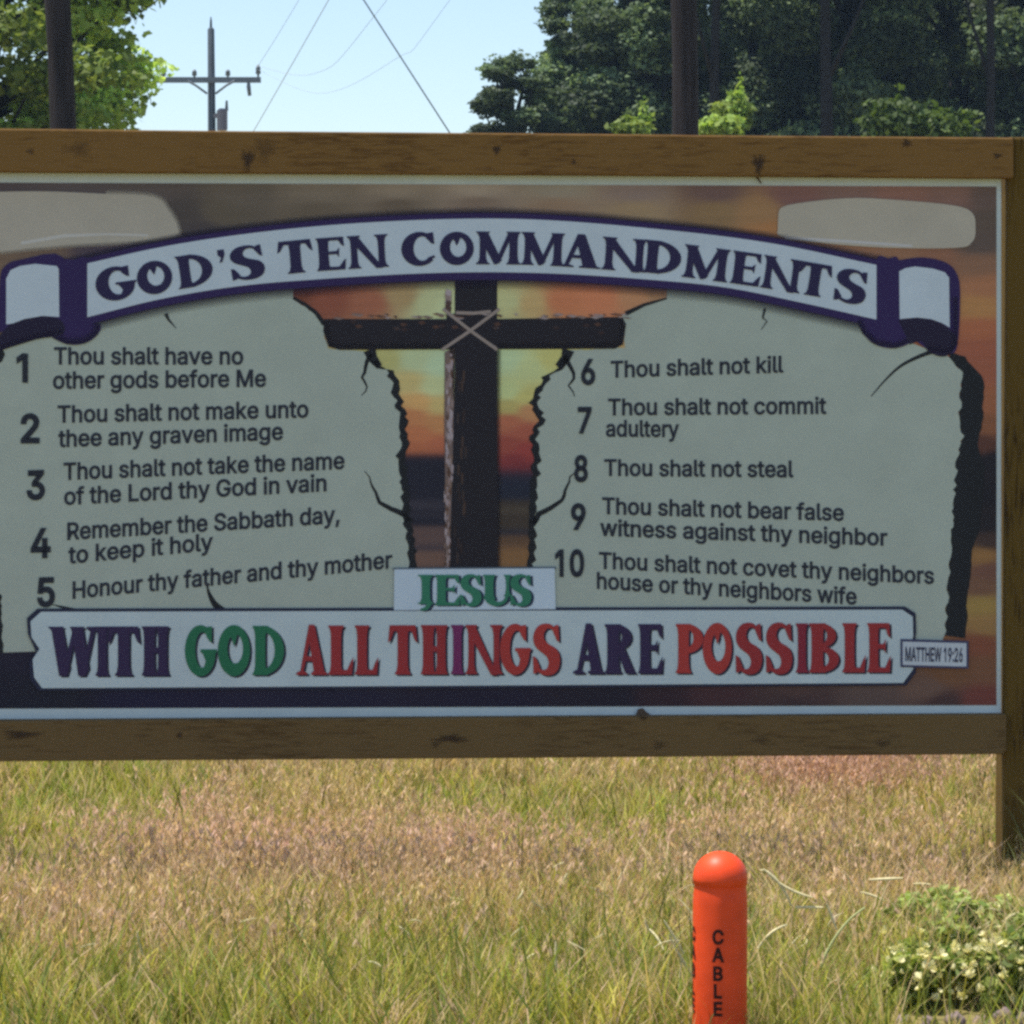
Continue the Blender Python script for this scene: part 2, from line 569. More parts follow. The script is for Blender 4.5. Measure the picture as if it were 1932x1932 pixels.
hl = hole_l[next(i for i, p in enumerate(hole_l) if p[1] > 675):]
Kc = Print(3)
Kc.strip([(u - 7 + 3 * sin(i * 1.7), v) for i, (u, v) in enumerate(hl)], [(u + 7 + 2 * sin(i * 2.3), v + 2) for i, (u, v) in enumerate(hl)], BLACK)
Kc.build("broken_edge", TL)
Kc = Print(3)
taper(Kc, [(553,562),(575,574),(596,590),(612,612)], 5, 9, BLACK)
Kc.build("crack", TL)
Kc = Print(3)
taper(Kc, [(697,660),(703,676),(716,692)], 24, 12, BLACK)
Kc.build("crack", TL)
Kc = Print(3)
taper(Kc, jag([(700,668),(690,692),(684,712),(694,730),(682,746)], 8, 2, 4), 9, 1.5, BLACK)
Kc.build("crack", TL)
Kc = Print(3)
taper(Kc, jag([(770,985),(762,972),(740,960),(716,948),(704,920),(696,900),(687,888)], 9, 1.5, 8), 12, 1.2, BLACK)
Kc.build("crack", TL)
Kc = Print(3)
taper(Kc, [(313,592),(318,603),(333,620)], 8, 1, BLACK)
Kc.build("crack", TL)
Kc = Print(3)
taper(Kc, curve([(418,1152),(404,1138),(394,1118),(390,1100)]), 16, 1.2, BLACK)
Kc.build("crack", TL)
Kc = Print(3)
taper(Kc, [(140,1152),(120,1146),(98,1140)], 9, 1, BLACK)
Kc.build("crack", TL)
Kc = Print(3)
Kc.poly([(-8,654),(4,656),(10,668),(4,682),(-10,690)], BLACK)
Kc.build("crack", TL)
Kc = Print(3)
Kc.strip(jag([(2,1120),(4,1180),(6,1231)], 7, 2, 2), jag([(-16,1120),(-14,1180),(-14,1231)], 7, 2, 2), BLACK)
Kc.build("broken_edge", TL)

hr = hole_r[next(i for i, p in enumerate(hole_r) if p[1] > 675):]
Kc = Print(3)
Kc.strip([(u - 7 + 2 * sin(i * 1.9), v + 2) for i, (u, v) in enumerate(hr)], [(u + 6 + 3 * sin(i * 2.1), v) for i, (u, v) in enumerate(hr)], BLACK)
Kc.build("broken_edge", TR)
Kc = Print(3)
taper(Kc, [(1258,563),(1216,575),(1180,592)], 3, 9, BLACK)
Kc.build("crack", TR)
Kc = Print(3)
taper(Kc, [(1072,660),(1067,676),(1052,692)], 24, 12, BLACK)
Kc.build("crack", TR)
Kc = Print(3)
taper(Kc, jag([(1066,672),(1078,694),(1084,714),(1074,728),(1084,748)], 8, 2, 4), 10, 1.5, BLACK)
Kc.build("crack", TR)
Kc = Print(3)
taper(Kc, jag([(1004,990),(1016,970),(1040,958),(1060,944),(1070,918),(1076,900),(1090,884)], 9, 1.5, 8), 12, 1.2, BLACK)
Kc.build("crack", TR)
Kc = Print(3)
taper(Kc, [(1443,582),(1439,600),(1447,606),(1436,622)], 5, 1.2, BLACK)
Kc.build("crack", TR)
Kc = Print(3)
taper(Kc, curve([(1770,660),(1735,672),(1700,690),(1672,715),(1643,748)]), 9, 1.5, BLACK)
Kc.build("crack", TR)
outer_r = jag([(1792,664),(1820,674),(1857,715),(1853,787),(1846,849),(1858,880),(1852,960),(1848,1007),(1835,1031),(1830,1079),(1824,1140),(1821,1204)], 9, 3, 19)
m = 60
def resample(p, m):
    d = [0]
    for a, b in zip(p, p[1:]):
        d.append(d[-1] + math.hypot(b[0]-a[0], b[1]-a[1]))
    t = np.linspace(0, d[-1], m)
    return list(zip(np.interp(t, d, [x[0] for x in p]), np.interp(t, d, [x[1] for x in p])))
er = edge_r[next(i for i, p in enumerate(edge_r) if p[0] >= 1785):-1]
Kc = Print(3)
Kc.strip(resample(er, m), resample(outer_r, m), BLACK)
Kc.build("broken_edge", TR)

# ---- the cross
CB, CBR = pc(22, 20, 28), pc(34, 26, 26)
X = Print(4)
arm = [(610,600),(640,596),(840,598),(938,596),(1176,594),(1182,612),(1176,652),(1160,660),(900,660),(640,662),(618,656)]
sh = (*CB, 0.0)
def soft(P, pts, w, col, a=.85, closed=False):  # printed blurred edge outside an outline
    n = len(pts)
    A, B = [], []
    for i in range(n):
        p, q = pts[max(0, i-1)], pts[min(n-1, i+1)]
        dx, dy = q[0]-p[0], q[1]-p[1]
        L = math.hypot(dx, dy) or 1
        A.append(pts[i])
        B.append((pts[i][0] - dy / L * w, pts[i][1] + dx / L * w))
    P.strip(A, B, (*col, a), (*col, 0))
X.poly([(612,602),(842,602),(842,592),(936,592),(936,602),(1174,598),(1181,612),(1175,650),(1160,658),(640,660),(620,654),(610,625)], CB)
soft(X, [(1174,600),(1181,612),(1175,650),(1160,658),(938,659),(850,659),(640,660),(620,654),(610,625),(611,604)], 14, CB)
X.poly([(858,529),(938,529),(937,800),(938,1074),(850,1074),(852,900),(858,700)], CB)
soft(X, [(938,660),(937,800),(938,1074)][::-1], 9, CB, .8)
X.poly([(848,660),(858,655),(852,900),(850,1074),(840,1074)], CBR)
X.poly([(839,664),(848,660),(856,760),(853,900),(850,990),(846,1074),(842,1074),(840,940),(838,800)], pc(86, 74, 72))
rr = random.Random(5)
for i in range(150):            # weathered pale grain on the lit side of the upright
    v = rr.uniform(664, 1066)
    l = rr.uniform(6, 26)
    u = rr.uniform(838, 849) + (3 if v < 900 else 0)
    w = rr.uniform(2, 6) * (1 if v < 960 else .55)
    c = rr.choice([(122,112,116),(110,96,94),(128,120,124),(92,76,68),(66,48,40)])
    X.poly([(u, v), (u + w, v + l * .3), (u + w * .7, v + l), (u - 1, v + l * .7)], pc(*c))
for i in range(48):
    u = rr.uniform(618, 1172)
    if 855 < u < 925 and rr.random() < .5: continue
    l = rr.uniform(6, 26)
    v = 596 + rr.uniform(-4, 4)
    h = rr.uniform(2, 4.5)
    c = rr.choice([(116,106,106),(96,82,78),(90,62,50),(124,116,118),(70,50,42)])
    X.poly([(u, v), (u + l * .4, v - h * .4), (u + l, v + h * .3), (u + l * .6, v + h)], pc(*c))
for i in range(16):
    u = rr.uniform(628, 1160)
    v = rr.uniform(604, 628)
    X.poly([(u, v), (u + 9, v - 3), (u + 15, v + 2), (u + 6, v + 5)], pc(*rr.choice([(48,38,38),(40,30,32),(60,42,36)])))
for i in range(22):
    u = rr.uniform(856, 880)
    v = rr.uniform(670, 1060)
    X.poly([(u, v), (u + 4, v + 4), (u + 3, v + 26), (u - 1, v + 18)], pc(*rr.choice([(44,36,36),(36,28,30),(52,40,36)])))
for i in range(10):
    v = rr.uniform(542, 580)
    X.poly([(838 + rr.uniform(0, 10), v), (852, v + 3), (850, v + 14), (840, v + 10)], pc(*rr.choice([(132,124,128),(110,98,96),(60,46,44)])))
CROSS = X.build("cross")
X = Print(5)
for a, b, w in (((836,583),(938,660),6),((842,588),(936,656),3),((942,583),(834,660),6),((860,590),(926,588),6)):
    taper(X, [a, ((a[0]+b[0])/2, (a[1]+b[1])/2 + 2), b], w, w, pc(112,104,100))
X.build("rope", CROSS)

# ---- painted-out patches
B_ = Print(5)
BEI = pc(131, 129, 120)
B_.poly(curve([(-122,366),(60,361),(200,366),(290,372),(318,398),(334,428),(326,446),(240,455),(120,462),(0,474),(-122,478)], 5), BEI)
B_.strip([(40,462),(120,448),(200,444),(280,446)], [(40,456),(120,442),(200,440),(280,442)], pc(142,144,142))
soft(B_, curve([(200,366),(290,372),(318,398),(334,428),(326,446),(240,455),(120,462),(0,474)], 5)[::-1], 9, BEI, .8)
B_.build("paint_patch")
B_ = Print(5)
B_.poly(curve([(1468,404),(1486,387),(1600,374),(1700,378),(1800,388),(1834,402),(1840,430),(1834,456),(1800,468),(1640,466),(1484,450),(1467,432)], 5), pc(132,130,120))
B_.strip([(1480,452),(1600,458),(1720,466)], [(1480,446),(1600,453),(1720,462)], pc(142,144,146))
B_.build("paint_patch")

# ---- the title scroll
S = Print(6)
us = np.linspace(120, 1690, 60)
def tc_(u): return topc(min(max(u, 165), 1653)) + (165 - u) * .22 * (u < 165) + (u - 1653) * .2 * (u > 1653)
def bc_(u): return botc(min(max(u, 163), 1653)) + (163 - u) * .22 * (u < 163) + (u - 1653) * .2 * (u > 1653)
S.strip([(u, tc_(u) - 11) for u in us], [(u, bc_(u) + 15) for u in us], PURPLE)
S.strip([(u, bc_(u) + 14) for u in us], [(u, bc_(u) + 34) for u in us], (*PURPLE_D, .75), (*PURPLE_D, 0))
S.strip([(u, tc_(u) - 10) for u in us], [(u, tc_(u) - 22) for u in us], (*PURPLE_D, .8), (*PURPLE_D, 0))
# folds
S.poly(curve([(90,610),(112,600),(114,500),(140,490),(166,494),(166,600),(190,612),(184,632),(160,648),(128,650),(100,638)], 4), PURPLE)
soft(S, [(190,612),(184,632),(160,648),(128,650),(100,638)], 16, PURPLE_D, .75)
S.poly(curve([(1616,602),(1652,600),(1653,492),(1675,488),(1696,494),(1694,600),(1736,612),(1726,640),(1690,657),(1650,650),(1626,628)], 4), PURPLE)
soft(S, [(1736,612),(1726,640),(1690,657),(1650,650),(1626,628),(1616,606)], 14, PURPLE_D, .75)
# page ends
S.poly(curve([(-2,628),(0,530),(10,502),(40,490),(120,486),(122,600),(60,606)], 4), PURPLE)
S.poly(curve([(-6,640),(20,612),(60,598),(112,602),(120,630),(70,640),(30,652),(0,662)], 4), PURPLE_D)
soft(S, [(120,630),(70,640),(30,652),(0,662)], 14, PURPLE_D, .75)
S.poly(curve([(1690,492),(1740,486),(1785,496),(1806,520),(1811,560),(1806,650),(1790,668),(1750,660),(1690,610)], 4), PURPLE)
S.poly(curve([(1694,604),(1730,600),(1765,606),(1792,622),(1804,640),(1796,664),(1776,673),(1750,662),(1738,644),(1716,650)], 4), PURPLE_D)
soft(S, [(1806,560),(1806,650),(1790,668),(1750,662)], 14, PURPLE_D, .6)
W2 = [(12,612),(12,526),(20,510),(38,502),(66,498),(107,502),(111,508),(112,598),(80,596),(46,602),(25,610)]
S.poly(W2, WHITE)
S.poly([(1696,512),(1708,506),(1726,503),(1760,507),(1782,514),(1790,524),(1791,618),(1778,610),(1756,602),(1730,599),(1697,602)], WHITE)
us = np.linspace(165, 1653, 60)
S.strip([(u, topc(u)) for u in us], [(u, botc(u)) for u in us], WHITE)
SCROLL = S.build("title_scroll")

# ------------------------------------------------------------------ lettering
def ring(o, i, a0, a1, n=26):
    A = [(o[0] + o[2] * cos(R(a0 + (a1-a0)*k/n)), o[1] + o[3] * sin(R(a0 + (a1-a0)*k/n))) for k in range(n + 1)]
    B = [(i[0] + i[2] * cos(R(a0 + (a1-a0)*k/n)), i[1] + i[3] * sin(R(a0 + (a1-a0)*k/n))) for k in range(n + 1)]
    return ('s', A, B)
def rib(pts, ws, n=6):
    c = curve(pts, n)
    w = np.interp(np.linspace(0, 1, len(c)), np.linspace(0, 1, len(ws)), ws)
    A, B = [], []
    for k, (x, y) in enumerate(c):
        a, b = c[max(0, k-1)], c[min(len(c)-1, k+1)]
        dx, dy = b[0]-a[0], b[1]-a[1]
        L = math.hypot(dx, dy) or 1
        A.append((x - dy/L*w[k]/2, y + dx/L*w[k]/2))
        B.append((x + dy/L*w[k]/2, y - dx/L*w[k]/2))
    return ('s', A, B)
def stem(x, t, s=.07, y0=0, y1=1):
    h = y1 - y0
    L = [(x - s, y0), (x - s, y0 + .03), (x - s*.25, y0 + .075), (x + .012, y0 + .2), (x + .018, y0 + h/2), (x + .012, y1 - .2), (x - s*.25, y1 - .075), (x - s, y1 - .03), (x - s, y1)]
    Rr = [(x + t + (x - a), b) for a, b in L]
    return ('s', L, Rr)
def P(*p): return ('p', list(p))
def glyph(ch, t=.34, n=.13):
    g = []
    if ch == 'O':
        g = [ring((.5,.5,.5,.52), (.54,.54,.24,.30), 0, 360, 40), P((.36,.86),(.62,.88),(.56,.70),(.50,.58),(.44,.72))]
    elif ch == 'G':
        g = [ring((.5,.5,.5,.52), (.56,.52,.23,.36), 48, 330, 34), P((.70,.98),(.86,1.0),(.86,.66),(.78,.70),(.68,.80)),
             ring((.52,.46,.46,.46), (.54,.46,.14,.34), -75, 2, 12), P((.50,.46),(1.02,.46),(1.02,.53),(.50,.53)), P((.66,.30),(.80,.46),(.56,.46))]
    elif ch == 'C':
        g = [ring((.52,.5,.52,.52), (.60,.51,.25,.37), 45, 318, 34), P((.74,.97),(.92,1.0),(.95,.64),(.86,.66),(.72,.82)), P((.78,.14),(.97,.24),(.92,.30),(.80,.24))]
    elif ch == 'D':
        g = [stem(.06, t*.85), ring((.30,.5,.70,.5), (.34,.5,.36,.37), -90, 90, 22)]
    elif ch == 'E':
        g = [stem(.08, t), P((.1,1),(.98,1),(1.0,.70),(.90,.76),(.80,.90),(.1,.90)), P((.1,0),(1.0,0),(1.04,.34),(.94,.26),(.80,.10),(.1,.11)),
             P((.3,.48),(.72,.48),(.80,.38),(.82,.68),(.72,.58),(.3,.57))]
    elif ch == 'T':
        g = [stem(.5 - t/2, t, .09), P((0,1.0),(1,1.0),(1.06,.64),(.96,.70),(.84,.88),(.16,.88),(.04,.70),(-.06,.64))]
    elif ch == 'N':
        g = [stem(.04, n, .08), stem(.86, n, .09), P((-.04,1),(.26,1),(1.0,-.02),(.80,-.02),(.06,.86))]
    elif ch == 'M':
        g = [stem(.04, n*.8, .07), stem(.74, t*.6, .05), P((-.02,1),(.24,1),(.58,.12),(.46,0),(.40,0)), P((.74,1),(.98,1),(.80,.84),(.52,.02),(.44,.12))]
    elif ch == 'A':
        g = [P((.40,1.02),(.60,1.02),(.96,.06),(.58,.06),(.40,.74)), P((.40,1.02),(.52,.92),(.20,.06),(.08,.06)), P((-.06,0),(.34,0),(.34,.04),(.22,.08),(.06,.08),(-.06,.04)),
             P((.48,0),(1.06,0),(1.06,.04),(.94,.08),(.58,.08),(.48,.04)), P((.2,.28),(.7,.28),(.7,.38),(.2,.38))]
    elif ch == 'S':
        g = [('s', curve([(.88,.86),(.70,.99),(.45,1.02),(.20,.97),(.04,.83),(.02,.66),(.14,.52),(.36,.42),(.52,.34),(.58,.22),(.52,.11),(.36,.08),(.16,.16),(.06,.26)], 4),
              curve([(.84,.78),(.70,.90),(.56,.92),(.46,.88),(.40,.79),(.44,.68),(.60,.60),(.84,.52),(.97,.40),(1.0,.25),(.92,.08),(.70,-.02),(.36,-.02),(.08,.10)], 4)),
             P((.80,.98),(.94,1.0),(.97,.64),(.88,.68),(.74,.86)), P((.02,0),(.14,.02),(.26,.14),(.10,.34),(.0,.36))]
    elif ch == "'":
        g = [P((.2,1.0),(.9,1.0),(.95,.84),(.6,.62),(.3,.60),(.5,.76),(.2,.84))]
    elif ch == 'W':
        g = [P((-.04,1),(.30,1),(.28,.95),(.42,.18),(.36,0),(.20,0),(.04,.92)), P((.42,1),(.74,1),(.70,.95),(.82,.16),(.74,0),(.60,0),(.46,.92)),
             P((.26,.04),(.36,0),(.56,.92),(.48,.92)), P((.66,.04),(.74,0),(.94,.93),(.86,.93)), P((.78,1),(1.04,1),(1.04,.95),(.96,.91),(.84,.91),(.78,.95))]
    elif ch == 'I':
        g = [stem(.14, .72, .16)]
    elif ch == 'H':
        g = [stem(.06, t, .06), stem(.94 - t*.85, t*.85, .06), P((.3,.46),(.7,.46),(.7,.57),(.3,.57))]
    elif ch == 'L':
        g = [stem(.10, t*1.1, .09), P((.1,0),(1.0,0),(1.06,.36),(.94,.26),(.80,.10),(.1,.10))]
    elif ch == 'R':
        g = [stem(.06, t), ring((.36,.74,.54,.26), (.36,.74,.22,.17), -100, 90, 18), P((.40,.50),(.66,.52),(.98,.07),(1.06,.0),(.70,0),(.46,.40))]
    elif ch == 'P':
        g = [stem(.06, t), ring((.36,.70,.64,.30), (.38,.71,.26,.19), -100, 90, 18)]
    elif ch == 'B':
        g = [stem(.06, t), ring((.36,.75,.54,.25), (.36,.75,.24,.17), -95, 90, 16), ring((.36,.27,.64,.27), (.38,.27,.28,.17), -90, 95, 16)]
    elif ch == 'J':
        g = [stem(.42, .42, .16, .05, 1), rib([(.80,.1),(.66,-.08),(.36,-.14)], [.26,.14,.04])]
    elif ch == 'U':
        g = [stem(.04, t, .06, .2), stem(.90, n*.9, .07, .3), ring((.52,.30,.49,.32), (.62,.32,.27,.20), 180, 365, 18)]
    return g

def draw_glyph(Pn, g, f, col):  # f maps (x, y) in the glyph box to picture units
    for e in g:
        if e[0] == 's':
            Pn.strip([f(*p) for p in e[1]], [f(*p) for p in e[2]], col)
        else:
            Pn.poly([f(*p) for p in e[1]], col)

basec = smooth_tab([(180, 571), (220, 566), (370, 541), (470, 526), (555, 516), (690, 506), (790, 501), (900, 499), (1020, 501), (1170, 511), (1245, 517), (1330, 528), (1405, 538), (1530, 558), (1640, 578)])
H = Print(8)
HS = Print(7)
title = [("G",184,260),("O",263,330),("D",338,406),("'",414,432),("S",438,502),("T",530,590),("E",598,652),("N",660,723),("C",758,824),("O",830,894),
         ("M",900,980),("M",984,1062),("A",1058,1128),("N",1136,1206),("D",1212,1282),("M",1287,1370),("E",1375,1430),("N",1435,1497),("T",1503,1560),("S",1570,1630)]
for ch, u0, u1 in title:
    uc = (u0 + u1) / 2
    sl_ = (basec(uc + 20) - basec(uc - 20)) / 40
    a = math.atan(sl_)
    hh = 62 * (1.0 if ch != 'O' else .98)
    def f(x, y, du=0, dv=0):
        lx, ly = (x - .5) * (u1 - u0), y * hh
        return (uc + lx * cos(a) + ly * sin(a) * .9 + du, basec(uc) + lx * sin(a) - ly * cos(a) + dv)
    g = glyph(ch, .38, .23)
    draw_glyph(HS, g, lambda x, y: f(x, y, 3, 3), pc(74, 80, 104))
    draw_glyph(H, g, f, pc(27, 23, 54))
HS.build("lettering_shadow", SCROLL) if False else None
H.build("title_lettering", SCROLL)

# ---- slogan plate
S = Print(8)
plate = [(78,1154),(1701,1150),(1721,1163),(1722,1199),(1716,1226),(1722,1262),(1703,1288),(900,1293),(80,1298),(65,1278),(62,1244),(75,1224),(60,1202),(58,1172)]
cx, cy = 890, 1224
S.poly([(u + (-7 if u < cx else 6), v + (-6 if v < cy else 5)) for u, v in plate], pc(24, 28, 48))
PL = S.build("slogan_plate")
S = Print(9)
S.poly(plate, pc(138, 153, 158))
S.build("plate_face", PL)
NAVY, GREEN, RED, RED2, MAR, PUR = pc(36,27,56), pc(26,82,58), pc(112,34,38), pc(126,42,40), pc(98,27,42), pc(84,30,70)
SHD = pc(26, 26, 44)
words = [("W",94,184,NAVY),("I",181,205,NAVY),("T",206,261,NAVY),("H",268,319,NAVY),
 ("G",349,408,GREEN),("O",411,472,GREEN),("D",477,536,GREEN),
 ("A",562,614,RED),("L",619,664,RED),("L",669,711,RED),
 ("T",735,784,RED),("H",794,844,RED),("I",851,874,PUR),("N",880,938,RED),("G",943,1000,RED2),("S",1005,1056,RED2),
 ("A",1084,1136,NAVY),("R",1141,1196,NAVY),("E",1203,1248,NAVY),
 ("P",1275,1326,RED2),("O",1325,1380,RED2),("S",1387,1437,RED),("S",1444,1494,RED),("I",1501,1523,MAR),("B",1526,1582,RED),("L",1588,1630,RED),("E",1635,1678,RED)]
L1, L2 = Print(10), Print(11)
for ch, u0, u1, col in words:
    vb = 1275 - (u0 - 94) * .0045
    hh = 93
    f = lambda x, y: (u0 + x * (u1 - u0), vb - y * hh)
    g = glyph(ch, .42, .22)
    draw_glyph(L1, g, lambda x, y: (f(x, y)[0] + 4, f(x, y)[1] + 3), SHD)
    draw_glyph(L2, g, f, col)
    if col in (RED, MAR, PUR):  # darker maroon running down the left of the red letters
        L2.k += 0
L1.build("lettering_shade", PL)
L2.build("slogan_lettering", PL)

# ---- JESUS plate
S = Print(9)
S.poly([(741,1071),(1049,1069),(1049,1073),(741,1075)], pc(60,72,84))
S.poly([(744,1074),(1046,1072),(1048,1149),(743,1151)], pc(142,158,170))
NP = S.build("name_plate")
L1, L2 = Print(10), Print(11)
for ch, u0, u1 in (("J",778,818),("E",820,866),("S",868,908),("U",912,958),("S",962,1002)):
    f = lambda x, y: (u0 + x * (u1 - u0), 1142 - y * 58)
    g = glyph(ch, .38, .18)
    draw_glyph(L1, g, lambda x, y: (f(x, y)[0] + 5, f(x, y)[1] + 2), pc(24, 34, 56))
    draw_glyph(L2, g, f, pc(36, 92, 72))
L1.build("lettering_shade", NP)
L2.build("name_lettering", NP)

